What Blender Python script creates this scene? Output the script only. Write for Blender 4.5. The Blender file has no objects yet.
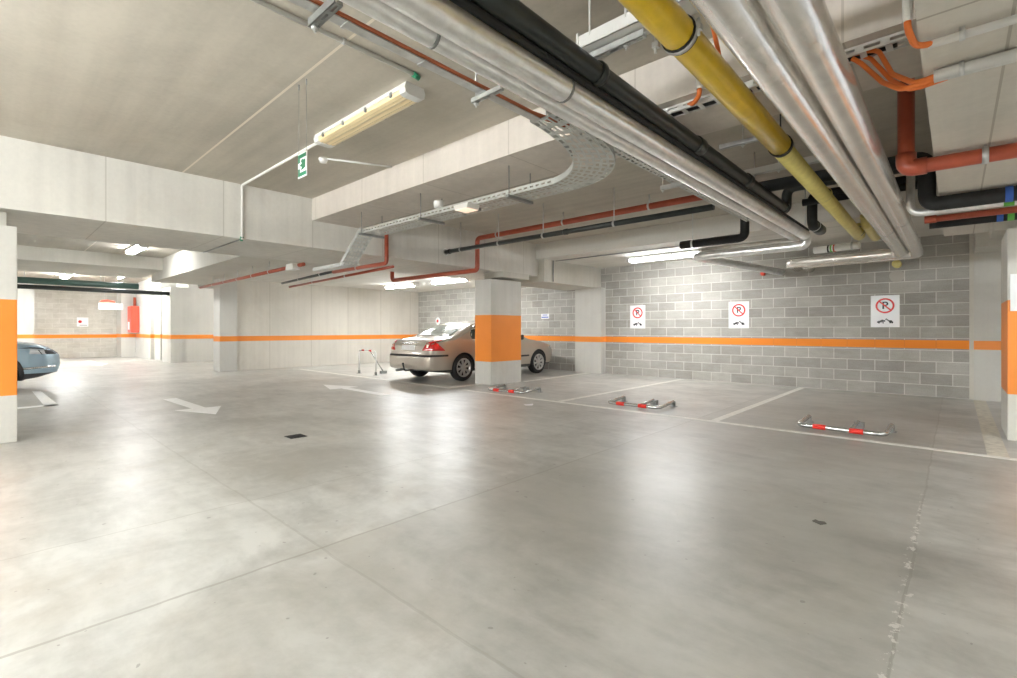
import bpy, bmesh, math, random
from mathutils import Vector, Matrix
from mathutils.bvhtree import BVHTree
random.seed(7)
S = bpy.context.scene
COL = S.collection
PI = math.pi
YW = 11.5

# ------------------------------------------------------------------ nodes
class NT:
    def __init__(s, name):
        s.m = bpy.data.materials.new(name); s.m.use_nodes = True
        s.t = s.m.node_tree; s.t.nodes.clear()
        s.out = s.n('ShaderNodeOutputMaterial'); s.b = s.n('ShaderNodeBsdfPrincipled')
        s.t.links.new(s.b.outputs[0], s.out.inputs[0])
    def n(s, t, **k):
        o = s.t.nodes.new(t)
        for a, v in k.items(): setattr(o, a, v)
        return o
    def l(s, a, b): s.t.links.new(a, b)
    def put(s, sock, v):
        if hasattr(v, 'links') or hasattr(v, 'is_linked'): s.l(v, sock)
        else: sock.default_value = v
    def set(s, **k):
        for a, v in k.items(): s.put(s.b.inputs[a.replace('_', ' ')], v)
    def math(s, op, a, b=0.0, c=None):
        o = s.n('ShaderNodeMath', operation=op); s.put(o.inputs[0], a); s.put(o.inputs[1], b)
        if c is not None: s.put(o.inputs[2], c)
        return o.outputs[0]
    def mix(s, f, a, b, bt='MIX'):
        o = s.n('ShaderNodeMix', data_type='RGBA', blend_type=bt); s.put(o.inputs[0], f)
        s.put(o.inputs[6], a); s.put(o.inputs[7], b); return o.outputs[2]
    def pos(s):
        return s.n('ShaderNodeTexCoord').outputs['Object']
    def xyz(s, v):
        o = s.n('ShaderNodeSeparateXYZ'); s.l(v, o.inputs[0]); return o.outputs
    def comb(s, x, y, z):
        o = s.n('ShaderNodeCombineXYZ'); s.put(o.inputs[0], x); s.put(o.inputs[1], y); s.put(o.inputs[2], z); return o.outputs[0]
    def scale(s, v, sc):
        o = s.n('ShaderNodeMapping'); s.l(v, o.inputs[0]); o.inputs['Scale'].default_value = sc; return o.outputs[0]
    def noise(s, v, scale, detail=4, rough=.55, dist=0.0):
        o = s.n('ShaderNodeTexNoise'); s.l(v, o.inputs['Vector']); o.inputs['Scale'].default_value = scale
        o.inputs['Detail'].default_value = detail; o.inputs['Roughness'].default_value = rough
        o.inputs['Distortion'].default_value = dist; return o.outputs[0]
    def ramp(s, f, a, b):
        o = s.n('ShaderNodeMapRange'); s.l(f, o.inputs[0]); o.inputs[1].default_value = a; o.inputs[2].default_value = b; return o.outputs[0]
    def bump(s, h, st=.3, d=.01):
        o = s.n('ShaderNodeBump'); s.l(h, o.inputs['Height']); o.inputs['Strength'].default_value = st; o.inputs['Distance'].default_value = d
        s.l(o.outputs[0], s.b.inputs['Normal']); return o
    def band(s, v, a, b):
        return s.math('MULTIPLY', s.math('GREATER_THAN', v, a), s.math('LESS_THAN', v, b))
    def line(s, v, c, w):
        return s.math('LESS_THAN', s.math('ABSOLUTE', s.math('SUBTRACT', v, c)), w)

def c4(r, g=None, b=None):
    if g is None: return (r, r, r, 1)
    return (r, g, b, 1)
ORANGE = (.86, .265, .03, 1)

def plain(name, col, rough=.5, metal=0.0, coat=0.0, var=0.0):
    m = NT(name)
    base = col if len(col) == 4 else (*col, 1)
    if var:
        f = m.noise(m.pos(), 14, 5)
        base = m.mix(m.ramp(f, .3, .7), tuple(c*(1-var) for c in base[:3])+(1,), tuple(min(1, c*(1+var)) for c in base[:3])+(1,))
    m.set(Base_Color=base, Roughness=rough, Metallic=metal, Coat_Weight=coat)
    return m.m

def glow(name, col, st):
    m = NT(name); m.set(Base_Color=(.9, .9, .9, 1), Emission_Color=(*col, 1), Emission_Strength=st); return m.m

def concrete(name, col, var=.16, streak='z', band=None, seams=(), rough=.8, seamcol=None, panel=None):
    """cast concrete: cloudy tone, formwork streaks along one axis, panel seams, painted band"""
    m = NT(name); p = m.pos(); x = m.xyz(p)
    n1 = m.noise(p, .9, 6, .6, .4)
    sc = {'z': (9, 9, .35), 'x': (.35, 7, 7), 'y': (7, .35, 7)}[streak]
    n2 = m.noise(m.scale(p, sc), 1.0, 3, .5)
    n3 = m.noise(p, 26, 3, .6)
    f = m.math('ADD', m.math('MULTIPLY', n1, .5), m.math('ADD', m.math('MULTIPLY', n2, .34), m.math('MULTIPLY', n3, .16)))
    f = m.ramp(f, .36, .64)
    lo = tuple(c*(1-var) for c in col)+(1,); hi = tuple(min(1, c*(1+var*.7)) for c in col)+(1,)
    cc = m.mix(f, lo, hi)
    st = m.ramp(m.noise(m.scale(p, (1.2, 1.2, .8)), 1.1, 5, .7, 1.0), .56, .75)
    cc = m.mix(m.math('MULTIPLY', st, .22), cc, (col[0]*.72, col[1]*.62, col[2]*.5, 1))
    hgt = n3
    sco = seamcol or (col[0]*.55, col[1]*.52, col[2]*.48, 1)
    for ax, c, w in seams:
        ln = m.line(x[ax], c, w); cc = m.mix(m.math('MULTIPLY', ln, .75), cc, sco)
    if panel:
        ax, per, w, off = panel
        fr = m.math('FRACT', m.math('DIVIDE', m.math('ADD', x[ax], 100+off), per))
        ln = m.math('LESS_THAN', fr, w/per); cc = m.mix(m.math('MULTIPLY', ln, .5), cc, sco)
    if band:
        b = m.band(x[2], *band)
        oc = m.mix(m.ramp(n1, .3, .7), (.80, .24, .026, 1), (.90, .285, .035, 1))
        cc = m.mix(b, cc, oc)
        m.set(Roughness=m.math('SUBTRACT', rough, m.math('MULTIPLY', b, .35)))
    else: m.set(Roughness=rough)
    m.set(Base_Color=cc); m.bump(hgt, .25, .004)
    return m.m

def blockwork(name, ax, c1, c2, mort, band=None, off=0.0, whit=0.0, row=.2085, wid=.437):
    m = NT(name); p = m.pos(); x = m.xyz(p)
    v = m.comb(m.math('ADD', x[ax], 40*wid+off), m.math('ADD', x[2], 0.0), 0.0)
    b = m.n('ShaderNodeTexBrick', offset=.5, offset_frequency=2); m.l(v, b.inputs['Vector'])
    b.inputs['Color1'].default_value = c1; b.inputs['Color2'].default_value = c2; b.inputs['Mortar'].default_value = mort
    b.inputs['Scale'].default_value = 1; b.inputs['Mortar Size'].default_value = .0075; b.inputs['Mortar Smooth'].default_value = .25
    b.inputs['Brick Width'].default_value = wid; b.inputs['Row Height'].default_value = row; b.inputs['Bias'].default_value = -.1
    n = m.noise(p, 1.6, 6, .62, .5); g = m.noise(p, 60, 3, .6); k = m.noise(m.scale(p, (1, 1, 4)), 5, 4, .6)
    cc = m.mix(.5, b.outputs['Color'], m.mix(m.ramp(n, .25, .75), (.55, .52, .46, 1), (1.0, 1.0, 1.0, 1)), 'MULTIPLY')
    cc = m.mix(.35, cc, m.mix(m.ramp(g, .25, .75), (.55, .55, .55, 1), (1.15, 1.15, 1.15, 1)), 'MULTIPLY')
    cc = m.mix(.3, cc, m.mix(m.ramp(k, .25, .75), (.6, .57, .52, 1), (1.1, 1.1, 1.1, 1)), 'MULTIPLY')
    if band:
        bd = m.band(x[2], *band)
        cc = m.mix(bd, cc, m.mix(m.math('MULTIPLY', b.outputs['Fac'], .35), ORANGE, (.6, .2, .05, 1)))
    if ax == 0:
        v2 = m.n('ShaderNodeVectorMath', operation='DISTANCE'); m.l(p, v2.inputs[0]); v2.inputs[1].default_value = (-.80, YW, 2.19)
        pt = m.math('LESS_THAN', m.math('ADD', v2.outputs['Value'], m.math('MULTIPLY', n, .16)), .21)
        cc = m.mix(m.math('MULTIPLY', pt, .8), cc, (.50, .48, .43, 1))
    h = m.math('ADD', m.math('MULTIPLY', b.outputs['Fac'], -.7), m.math('MULTIPLY', g, .35))
    m.set(Base_Color=cc, Roughness=.85); m.bump(h, .5, .006)
    return m.m

def floor_mat():
    m = NT('polished_concrete'); p = m.pos(); x = m.xyz(p)
    big = m.noise(p, .42, 6, .6, .8); mid = m.noise(p, 1.7, 8, .66, .5); fin = m.noise(p, 11, 5, .65)
    tro = m.noise(m.scale(p, (1.0, 3.2, 1)), 1.8, 6, .62, .3)
    f = m.math('ADD', m.math('MULTIPLY', big, .36), m.math('ADD', m.math('MULTIPLY', mid, .28), m.math('ADD', m.math('MULTIPLY', tro, .24), m.math('MULTIPLY', fin, .12))))
    f = m.ramp(f, .415, .575)
    cc = m.mix(f, (.29, .285, .258, 1), (.53, .525, .49, 1))
    # brown damp stains
    st = m.ramp(m.noise(p, .8, 5, .6, .6), .56, .72)
    cc = m.mix(m.math('MULTIPLY', st, .4), cc, (.30, .25, .18, 1))
    # old damp patches; the rightmost one paints in the pillar's dark reflection
    for bx, by, br, bk in ((-4.3, 2.0, 1.0, .55), (-1.9, 2.7, 1.25, .5), (-.7, 3.4, .9, .35), (-2.1, 1.0, .7, .35), (.6, 4.3, .8, .4), (-7.6, 5.6, .8, .3)):
        v = m.n('ShaderNodeVectorMath', operation='DISTANCE'); m.l(p, v.inputs[0]); v.inputs[1].default_value = (bx, by, 0)
        dd = m.math('ADD', v.outputs['Value'], m.math('MULTIPLY', m.math('SUBTRACT', mid, .5), 1.6*br))
        cc = m.mix(m.math('MULTIPLY', m.math('SUBTRACT', 1.0, m.ramp(dd, .35*br, 1.05*br)), bk), cc, (.235, .22, .185, 1))
    # the slab poured right of the joint is a little darker and glossier
    slab = m.math('MULTIPLY', m.math('GREATER_THAN', x[0], -2.56), m.math('MULTIPLY', m.math('GREATER_THAN', x[1], 1.25), m.math('LESS_THAN', x[0], -.17)))
    cc = m.mix(m.math('MULTIPLY', slab, m.math('MULTIPLY', m.ramp(mid, .3, .6), .42)), cc, (.30, .285, .245, 1))
    wob = m.math('MULTIPLY', m.math('SUBTRACT', mid, .5), .05)
    xs = m.math('ADD', x[0], wob); ys = m.math('ADD', x[1], wob)
    for s, c, w, k in ((xs, -2.56, .009, .55), (xs, -3.64, .007, .35), (xs, -.17, .006, .4), (xs, -8.3, .01, .4), (xs, 3.2, .01, .5), (ys, 1.25, .008, .3), (ys, 6.2, .007, .3), (ys, -2.6, .01, .4)):
        cc = m.mix(m.math('MULTIPLY', m.line(s, c, w), k), cc, (.2, .18, .14, 1))
    # crumbs of white plaster along the right joint
    ch = m.math('MULTIPLY', m.line(m.math('ADD', x[0], m.math('MULTIPLY', m.math('SUBTRACT', fin, .5), .14)), -.175, .014), m.math('GREATER_THAN', m.noise(p, 15, 5, .75), .55))
    ch = m.math('MULTIPLY', ch, m.band(x[1], .8, 4.7))
    cc = m.mix(m.math('MULTIPLY', ch, .8), cc, (.72, .70, .66, 1))
    # small dark specks and scuffs
    sp = m.math('GREATER_THAN', m.noise(p, 17, 2, .4), .745)
    cc = m.mix(m.math('MULTIPLY', sp, .55), cc, (.14, .13, .11, 1))
    # pale dust swept under the wall
    du = m.math('MULTIPLY', m.ramp(x[1], 8.0, 9.6), m.ramp(mid, .4, .62))
    cc = m.mix(m.math('MULTIPLY', du, .35), cc, (.62, .60, .55, 1))
    r = m.math('ADD', .38, m.math('ADD', m.math('MULTIPLY', m.ramp(big, .3, .7), .10), m.math('MULTIPLY', m.ramp(tro, .25, .75), .06)))
    m.set(Base_Color=cc, Roughness=r, Specular_IOR_Level=.7, Coat_Weight=.6, Coat_Roughness=.33)
    m.bump(m.math('ADD', m.math('MULTIPLY', tro, .6), m.math('MULTIPLY', fin, .2)), .10, .005)
    return m.m

def foil(name, col=(.93, .925, .915), rough=.25, axis=1):
    m = NT(name); p = m.pos()
    sc2 = [14, 14, 14]; sc2[axis] = 90
    n1 = m.noise(m.scale(p, tuple(sc2)), 1, 4, .7, .6); n2 = m.noise(p, 9, 4, .6, .5)
    h = m.math('ADD', m.math('MULTIPLY', n1, .6), m.math('MULTIPLY', n2, .25))
    cc = m.mix(m.ramp(n2, .3, .7), tuple(c*.86 for c in col)+(1,), tuple(min(1, c*1.08) for c in col)+(1,))
    m.set(Base_Color=cc, Metallic=.72, Roughness=m.math('ADD', rough, m.math('MULTIPLY', n2, .10))); m.bump(h, .12, .002)
    return m.m

M = {}
WARM = (.545, .495, .415)
M['ceil'] = concrete('cast_ceiling', (.50, .46, .39), .18, 'x', seams=((1, 1.73, .011), (1, -.9, .010))  , seamcol=(.86, .78, .66, 1))
M['ceil_low'] = concrete('cast_low_ceiling', (.66, .64, .59), .1, 'x', seams=((1, 9.42, .012),))
M['beam'] = concrete('cast_beam', (.68, .66, .61), .12, 'z', panel=(1, 1.25, .014, .3), seams=((1, 2.43, .006),))
M['cross'] = concrete('cast_cross_beam', (.64, .585, .525), .12, 'z', panel=(0, 1.35, .014, .4))
M['rbeam'] = concrete('cast_beam_underside', (.66, .62, .555), .14, 'y', seams=((0, .17, .006), (1, 2.62, .007), (1, 5.2, .006)))
M['pillar'] = concrete('painted_pillar', (.60, .585, .54), .1, 'z', band=(.50, 1.52))
M['wallc'] = concrete('cast_wall', (.62, .585, .52), .09, 'z', band=(.86, 1.01), panel=(1, 1.3, .02, .7))
M['wallp'] = concrete('smooth_wall', (.56, .55, .51), .08, 'z', band=(.86, 1.01))
M['plain'] = concrete('bare_concrete', (.58, .56, .50), .1, 'z')
M['block'] = blockwork('grey_blockwork', 0, (.42, .41, .38, 1), (.55, .54, .505, 1), (.76, .75, .72, 1), (.86, 1.012), .04)
M['blockfar'] = blockwork('pale_blockwork', 1, (.66, .635, .58, 1), (.74, .72, .66, 1), (.80, .78, .73, 1), (.84, .99), .1)
M['floor'] = floor_mat()
M['line'] = plain('road_paint', (.80, .79, .74), .5, var=.12)
M['linew'] = plain('worn_road_paint', (.66, .63, .54), .6, var=.2)
M['arrow'] = plain('white_road_paint', (.93, .93, .92), .5, var=.05)
M['foil'] = foil('insulation_foil'); M['foilx'] = foil('insulation_foil_across', axis=0)
M['foildull'] = foil('dull_insulation_foil', (.93, .90, .86), .2)
M['yellow'] = plain('yellow_gas_pipe', (.80, .54, .02), .28, var=.06, coat=.3)
M['yellow2'] = plain('pale_yellow_pipe', (.66, .56, .18), .38, var=.08)
M['black'] = plain('black_plastic_pipe', (.022, .027, .025), .33, var=.2)
M['blackfoam'] = plain('black_foam', (.016, .017, .017), .7, var=.3)
M['rubber'] = plain('rubber', (.015, .015, .016), .6)
M['red'] = plain('red_brown_pipe', (.42, .085, .042), .34, var=.08)
M['orangec'] = plain('orange_cable', (.82, .20, .035), .5)
M['redc'] = plain('red_cable', (.50, .13, .05), .5)
M['white'] = plain('white_plastic', (.82, .81, .78), .4)
M['pvc'] = plain('pale_grey_conduit', (.70, .695, .67), .42)
M['galv'] = plain('galvanised_steel', (.62, .63, .62), .38, .75, var=.12)
M['galvd'] = plain('dark_galvanised_steel', (.30, .31, .30), .42, .6, var=.12)
M['tray'] = plain('galvanised_tray', (.60, .61, .585), .45, .45, var=.1)
M['green'] = plain('green_fitting', (.02, .22, .11), .4)
M['signgreen'] = plain('sign_green', (.005, .17, .07), .35)
M['signred'] = plain('sign_red', (.72, .02, .015), .4)
M['signwhite'] = plain('sign_white', (.85, .85, .86), .35)
M['signblack'] = plain('sign_black', (.015, .015, .018), .4)
M['cabred'] = plain('cabinet_red', (.80, .09, .05), .4)
M['blue'] = plain('blue_tape', (.03, .12, .5), .5)
M['lime'] = plain('green_tape', (.13, .48, .08), .5)
M['tapeblack'] = plain('dark_tape', (.03, .03, .03), .5)
M['tapered'] = plain('red_tape', (.55, .05, .03), .5)
M['diff'] = plain('yellowed_diffuser', (.84, .68, .40), .3, coat=.4)
M['lamp'] = glow('lit_tube', (.98, .99, 1), 10.5)
M['fill3'] = glow('fill_tube', (.955, .99, 1), 27)
M['fill4'] = glow('fill_tube_left', (.96, .99, 1), 20)
M['lamp5'] = glow('garage_tube', (.97, .99, 1), 14)
M['lamp6'] = glow('far_tube', (.97, .99, 1), 26)
M['amber'] = glow('amber_lens', (1, .62, .38), .13)
M['chrome'] = plain('steel_tube', (.62, .63, .62), .25, .9)
M['redsleeve'] = plain('red_reflective_sleeve', (.80, .035, .02), .4)
M['paper'] = plain('paper', (.83, .83, .86), .6)
M['leaf'] = plain('dry_leaf', (.13, .12, .10), .7)
M['drain'] = plain('cast_iron', (.02, .02, .02), .5, .3)

# ------------------------------------------------------------------ mesh builder
class MB:
    def __init__(s): s.bm = bmesh.new(); s.mi = 0
    def face(s, pts, smooth=False):
        vs = [s.bm.verts.new(p) for p in pts]; f = s.bm.faces.new(vs); f.material_index = s.mi; f.smooth = smooth; return f
    def box(s, a, b, bev=0.0):
        x0, y0, z0 = (min(a[i], b[i]) for i in range(3)); x1, y1, z1 = (max(a[i], b[i]) for i in range(3))
        v = [s.bm.verts.new(p) for p in ((x0,y0,z0),(x1,y0,z0),(x1,y1,z0),(x0,y1,z0),(x0,y0,z1),(x1,y0,z1),(x1,y1,z1),(x0,y1,z1))]
        fs = []
        for q in ((0,3,2,1),(4,5,6,7),(0,1,5,4),(1,2,6,5),(2,3,7,6),(3,0,4,7)):
            f = s.bm.faces.new([v[i] for i in q]); f.material_index = s.mi; fs.append(f)
        if bev:
            es = list({e for f in fs for e in f.edges})
            r = bmesh.ops.bevel(s.bm, geom=es, offset=bev, segments=2, affect='EDGES', profile=.7)
            for f in r['faces']: f.material_index = s.mi
        return s
    def prism(s, poly, d0, d1, axis='z'):
        """poly of 2-D points extruded between d0 and d1 along axis"""
        def P(u, v, d): return {'z': (u, v, d), 'y': (u, d, v), 'x': (d, u, v)}[axis]
        a = [s.bm.verts.new(P(u, v, d0)) for u, v in poly]; b = [s.bm.verts.new(P(u, v, d1)) for u, v in poly]
        n = len(poly); fs = [s.bm.faces.new(a), s.bm.faces.new(b[::-1])]
        for i in range(n): fs.append(s.bm.faces.new((a[i], b[i], b[(i+1) % n], a[(i+1) % n])))
        for f in fs: f.material_index = s.mi
        return s
    def tube(s, pts, r, seg=14, caps=True, rr=None):
        pts = [Vector(p) for p in pts]; n = len(pts); rings = []; prev = None
        for i, p in enumerate(pts):
            d = (pts[min(i+1, n-1)]-pts[max(i-1, 0)]).normalized()
            if prev is None:
                u = d.orthogonal().normalized()
                up = Vector((0, 0, 1))
                if abs(d.dot(up)) < .95: u = (up - d*d.dot(up)).normalized()
            else: u = (prev - d*prev.dot(d)).normalized()
            prev = u; v = d.cross(u); R = rr[i] if rr else r
            rings.append([s.bm.verts.new(p+(u*math.cos(2*PI*k/seg)+v*math.sin(2*PI*k/seg))*R) for k in range(seg)])
        for a, b in zip(rings, rings[1:]):
            for k in range(seg):
                f = s.bm.faces.new((a[k], a[(k+1) % seg], b[(k+1) % seg], b[k])); f.smooth = True; f.material_index = s.mi
        if caps:
            for ring, fl in ((rings[0], True), (rings[-1], False)):
                f = s.bm.faces.new(ring[::-1] if fl else ring); f.material_index = s.mi
        return s
    def lathe(s, prof, org=(0,0,0), axis='y', seg=32, closed=False):
        """prof: (along, radius)"""
        O = Vector(org); A = {'x': Vector((1,0,0)), 'y': Vector((0,1,0)), 'z': Vector((0,0,1))}[axis]
        U = {'x': Vector((0,1,0)), 'y': Vector((0,0,1)), 'z': Vector((1,0,0))}[axis]; V = A.cross(U)
        rings = [[s.bm.verts.new(O+A*a+(U*math.cos(2*PI*k/seg)+V*math.sin(2*PI*k/seg))*max(r, 1e-5)) for k in range(seg)] for a, r in prof]
        pr = list(zip(rings, rings[1:]))+([(rings[-1], rings[0])] if closed else [])
        for a, b in pr:
            for k in range(seg):
                f = s.bm.faces.new((a[k], a[(k+1) % seg], b[(k+1) % seg], b[k])); f.smooth = True; f.material_index = s.mi
        return s
    def build(s, name, mats, parent=None, auto=True):
        if auto: bmesh.ops.recalc_face_normals(s.bm, faces=s.bm.faces[:])
        me = bpy.data.meshes.new(name); s.bm.to_mesh(me); s.bm.free()
        for m in (mats if isinstance(mats, (list, tuple)) else [mats]): me.materials.append(M[m] if isinstance(m, str) else m)
        o = bpy.data.objects.new(name, me); COL.objects.link(o)
        if parent is not None: o.parent = parent
        return o

def tag(o, label, cat, group=None, kind=None):
    o['label'] = label; o['category'] = cat
    if group: o['group'] = group
    if kind: o['kind'] = kind
    return o
def thing(name, label, cat, loc=(0,0,0), rz=0.0, group=None):
    o = bpy.data.objects.new(name, None); COL.objects.link(o); o.location = loc; o.rotation_euler = (0, 0, rz); o.empty_display_size = .1
    return tag(o, label, cat, group)
def struct(name, mb, mat, label, cat):
    o = mb.build(name, mat); tag(o, label, cat, None, 'structure'); return o
def copy_thing(root, loc, label, group=None, rz=None):
    r = root.copy(); COL.objects.link(r); r.location = loc
    if rz is not None: r.rotation_euler = (0, 0, rz)
    r['label'] = label
    if group: r['group'] = group
    for ch in root.children:
        c = ch.copy(); COL.objects.link(c); c.parent = r
        for g in ch.children:
            d = g.copy(); COL.objects.link(d); d.parent = c
    return r

def bend(pts, r, k=7):
    """polyline with its corners rounded to radius r"""
    P = [Vector(p) for p in pts]; out = [P[0]]
    for a, b, c in zip(P, P[1:], P[2:]):
        d1 = (a-b).normalized(); d2 = (c-b).normalized(); ang = d1.angle(d2)
        if abs(ang-PI) < 1e-3: out.append(b); continue
        t = min(r/math.tan(ang/2), (a-b).length*.49, (c-b).length*.49); p0 = b+d1*t; p1 = b+d2*t
        for i in range(k+1):
            u = i/k; out.append(p0*(1-u)**2+b*2*u*(1-u)+p1*u*u)
    out.append(P[-1]); return out

def dens(pts, step=.5):
    out = [Vector(pts[0])]
    for a, b in zip(pts, pts[1:]):
        a = Vector(a); b = Vector(b); n = max(1, int((b-a).length/step))
        out += [a+(b-a)*(i+1)/n for i in range(n)]
    return out

def ring(mb, c, axis, r, w, t=.006):
    """a clamp band round a pipe"""
    mb.lathe([(-w/2, r), (-w/2, r+t), (w/2, r+t), (w/2, r)], c, axis, 20, closed=True)

CEIL = 3.24
def pipe(name, path, r, mat, label, cat='pipe', elbow=None, hangers=(), group=None, couplings=(), rod_r=.008, top=CEIL, seg=16, hmat='galv'):
    """hangers: (x, y, z, axis[, top]) clamp with a threaded rod up to the slab; couplings: (point, axis, length)"""
    p = bend(path, elbow or r*1.7)
    mb = MB(); mb.tube(p, r, seg); o = mb.build(name, mat); tag(o, label, cat, group)
    for c, ax, w in couplings:
        q = MB(); q.lathe([(-w/2, r*.98), (-w/2, r*1.14), (-w/2+.01, r*1.2), (w/2-.01, r*1.2), (w/2, r*1.14), (w/2, r*.98)], c, ax, 20); q.build('coupling', mat, o)
    for hh in hangers:
        x, y, z, ax = hh[:4]; tp = hh[4] if len(hh) > 4 else top
        q = MB(); ring(q, (x, y, z), ax, r, .03)
        if tp: q.tube([(x, y, z+r), (x, y, tp)], rod_r, 6)
        q.build('hanger_clamp', hmat, o)
    return o

# ================================================================== SETTING
XL, XLF, ZB = -7.36, -9.13, 2.48          # long beam: near face, far edge, underside
YW = 11.5
struct('floor', MB().box((-32, -10, -.2), (7, YW+.3, 0)), 'floor', 'polished grey concrete car park floor with faint slab joints', 'floor')
struct('ceiling', MB().box((-32, -10, CEIL), (7, 8.91, CEIL+.3)), 'ceil', 'bare cast concrete ceiling slab over the open bay', 'ceiling')
struct('ceiling', MB().box((XL-.2, 8.91, 2.88), (7, YW+.3, CEIL+.3)), 'ceil_low', 'lower concrete ceiling slab along the block wall', 'ceiling')
struct('ceiling', MB().box((-16.2, 4.9, 2.66), (XLF+.02, YW+.3, CEIL-.01)), 'ceil_low', 'low concrete ceiling slab above the silver car', 'ceiling')
struct('wall_back', MB().box((-16, YW, 0), (.2, YW+.3, 2.9)), 'block', 'grey concrete block wall with thin orange stripe and no-parking signs', 'wall')
struct('wall_right', MB().box((6.7, -10, 0), (7, YW+.3, CEIL)), 'wallp', 'plain concrete wall outside the right edge of view', 'wall')
struct('wall_rear', MB().box((-32, -10.3, 0), (7, -10, CEIL)), 'wallp', 'plain concrete wall behind the camera', 'wall')
# long beams
struct('ceiling_beam', MB().box((XLF, -10, ZB), (XL, 9.10, CEIL+.01)), 'beam', 'deep wide concrete beam running over the left pillars', 'beam')
struct('ceiling_beam', MB().box((-.12, -10, ZB), (1.7, 8.93, CEIL+.01)), 'rbeam', 'wide concrete beam underside at upper right carrying conduits', 'beam')
struct('ceiling_beam', MB().box((XL, 3.45, 2.90), (-.12, 4.25, CEIL+.01)), 'cross', 'shallow concrete cross beam behind the unlit lamp', 'beam')
struct('ceiling_beam', MB().box((-8.4, 9.0, 2.34), (-7.17, YW, 2.89)), 'plain', 'concrete beam from orange pillar back to block wall', 'beam')
struct('ceiling_beam', MB().box((-18, 3.42, 2.65), (XLF, 4.95, CEIL+.01)), 'plain', 'concrete beam at far left above the plain concrete wall', 'beam')
struct('ceiling_beam', MB().box((-19.8, -10, 2.90), (-16.6, 3.5, CEIL+.01)), 'plain', 'far left shallow beam above the driving lane', 'beam')
# pillars
def pillar(x0, y0, x1, y1, label, cap=None):
    m = MB().box((x0, y0, 0), (x1, y1, 2.30), .012)
    o = struct('pillar', m, 'pillar', label, 'pillar')
    if cap: MB().box(*cap, .006).build('bearing_block', 'plain', o)
    return o
pillar(-7.87, 7.4, -7.36, 8.38, 'square concrete pillar with orange band in front of the silver car', ((-7.8, 7.62, 2.35), (-7.22, 8.50, 2.47)))
pillar(-7.87, -.78, -7.37, .225, 'concrete pillar with orange band cut by left edge of view', ((-7.85, -.7, 2.30), (-7.60, .15, ZB)))
pillar(.41, 7.53, .91, 8.5, 'concrete pillar with orange band and paper notice at right edge', ((.3, 7.6, 2.30), (1.0, 8.45, ZB)))
# right of the block wall
struct('wall_panel', MB().box((.225, YW-.06, 0), (2.4, YW+.3, 2.9)), 'wallp', 'smooth concrete wall panel right of the block wall', 'wall')
struct('ceiling_beam', MB().box((.23, 10.6, 2.50), (2.4, YW, 2.89)), 'plain', 'short concrete beam above the smooth panel beside right pillar', 'beam')
struct('trim_1', MB().box((.17, YW-.03, 0), (.226, YW+.01, 2.9)), 'plain', 'thin concrete joint strip at right end of block wall', 'trim')
struct('wall_pier', MB().box((-7.88, YW-.22, 0), (-7.03, YW+.02, 2.34)), 'wallp', 'pale concrete pier on block wall right of the orange pillar', 'pier')
# left back walls
struct('wall_left', MB().box((-15.75, 4.95, 0), (-15.45, YW, 2.75)), 'wallc', 'long cast concrete wall with orange stripe left of the silver car', 'wall')
struct('wall_pier', MB().box((-15.9, 4.5, 0), (-15.35, 4.96, 2.70), .006), 'wallp', 'narrow concrete pier at left end of the cast wall', 'pier')
struct('wall_recess', MB().box((-21.0, 4.9, 0), (-20.7, 8.2, 2.75)), 'wallp', 'shaded grey wall in the recess left of the pier', 'wall')
struct('wall_recess', MB().box((-21.0, 8.2, 0), (-15.7, 8.5, 2.75)), 'wallp', 'back of the recess beside the cast concrete wall', 'wall')
struct('wall_pier', MB().box((-22.0, 4.50, 0), (-20.7, 4.92, 2.75), .006), 'wallp', 'white concrete pier left of the shaded recess', 'pier')
struct('wall_far', MB().box((-27.8, -10, 0), (-27.5, 4.3, CEIL)), 'blockfar', 'far pale block wall with orange stripe behind the blue car', 'wall')
struct('wall_pier', MB().box((-27.5, .35, 0), (-26.4, 1.27, CEIL)), 'wallp', 'grey concrete pier on far wall just behind the blue car', 'pier')
struct('wall_pier', MB().box((-27.5, 3.95, 0), (-26.42, 4.45, CEIL)), 'wallp', 'grey pier beside the red fire hose cabinet', 'pier')
struct('wall_far', MB().box((-26.4, 4.45, 0), (-23.6, 4.85, CEIL)), 'wallp', 'pale wall section right of the red hose cabinet', 'wall')
struct('wall_pier', MB().box((-23.62, 4.58, 0), (-22.6, 5.2, CEIL)), 'wallp', 'grey pier between white pier and hose cabinet wall', 'pier')
struct('wall_far', MB().box((-23.2, 5.1, 0), (-20.9, 5.4, CEIL)), 'wallp', 'dark gap wall behind the white pier', 'wall')

# ---- floor paint
def mark(poly, label, mat='line'):
    struct('floor_marking', MB().prism(poly, .0005, .003), mat, label, 'marking')
def rect(x0, y0, x1, y1): return [(x0, y0), (x1, y0), (x1, y1), (x0, y1)]
mark(rect(-7.2, 6.40, 1.75, 6.50), 'long pale painted line across the fronts of the parking bays')
mark(rect(-14.6, 6.42, -7.62, 6.52), 'pale painted line in front of the silver car')
mark(rect(-7.72, 6.52, -7.62, 7.4), 'short painted line running to the orange pillar')
mark([(-7.36, 8.45), (-7.26, 8.45), (-7.42, 11.28), (-7.52, 11.28)], 'painted bay line between orange pillar and wall pier')
mark(rect(-4.91, 6.50, -4.81, 11.45), 'painted bay line between the first and second wall signs')
mark(rect(-2.38, 6.50, -2.28, 11.45), 'painted bay line between the second and third wall signs')
mark(rect(.22, 6.50, .37, 11.4), 'wide worn bay line beside the right pillar', 'linew')
mark([(-13.3, .60), (-13.15, .72), (-10.45, .78), (-10.45, .62)], 'white bay line on floor in front of the blue car', 'arrow')
mark(rect(-10.62, -2.5, -10.45, .78), 'white bay side line beside the blue car', 'arrow')
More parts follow.
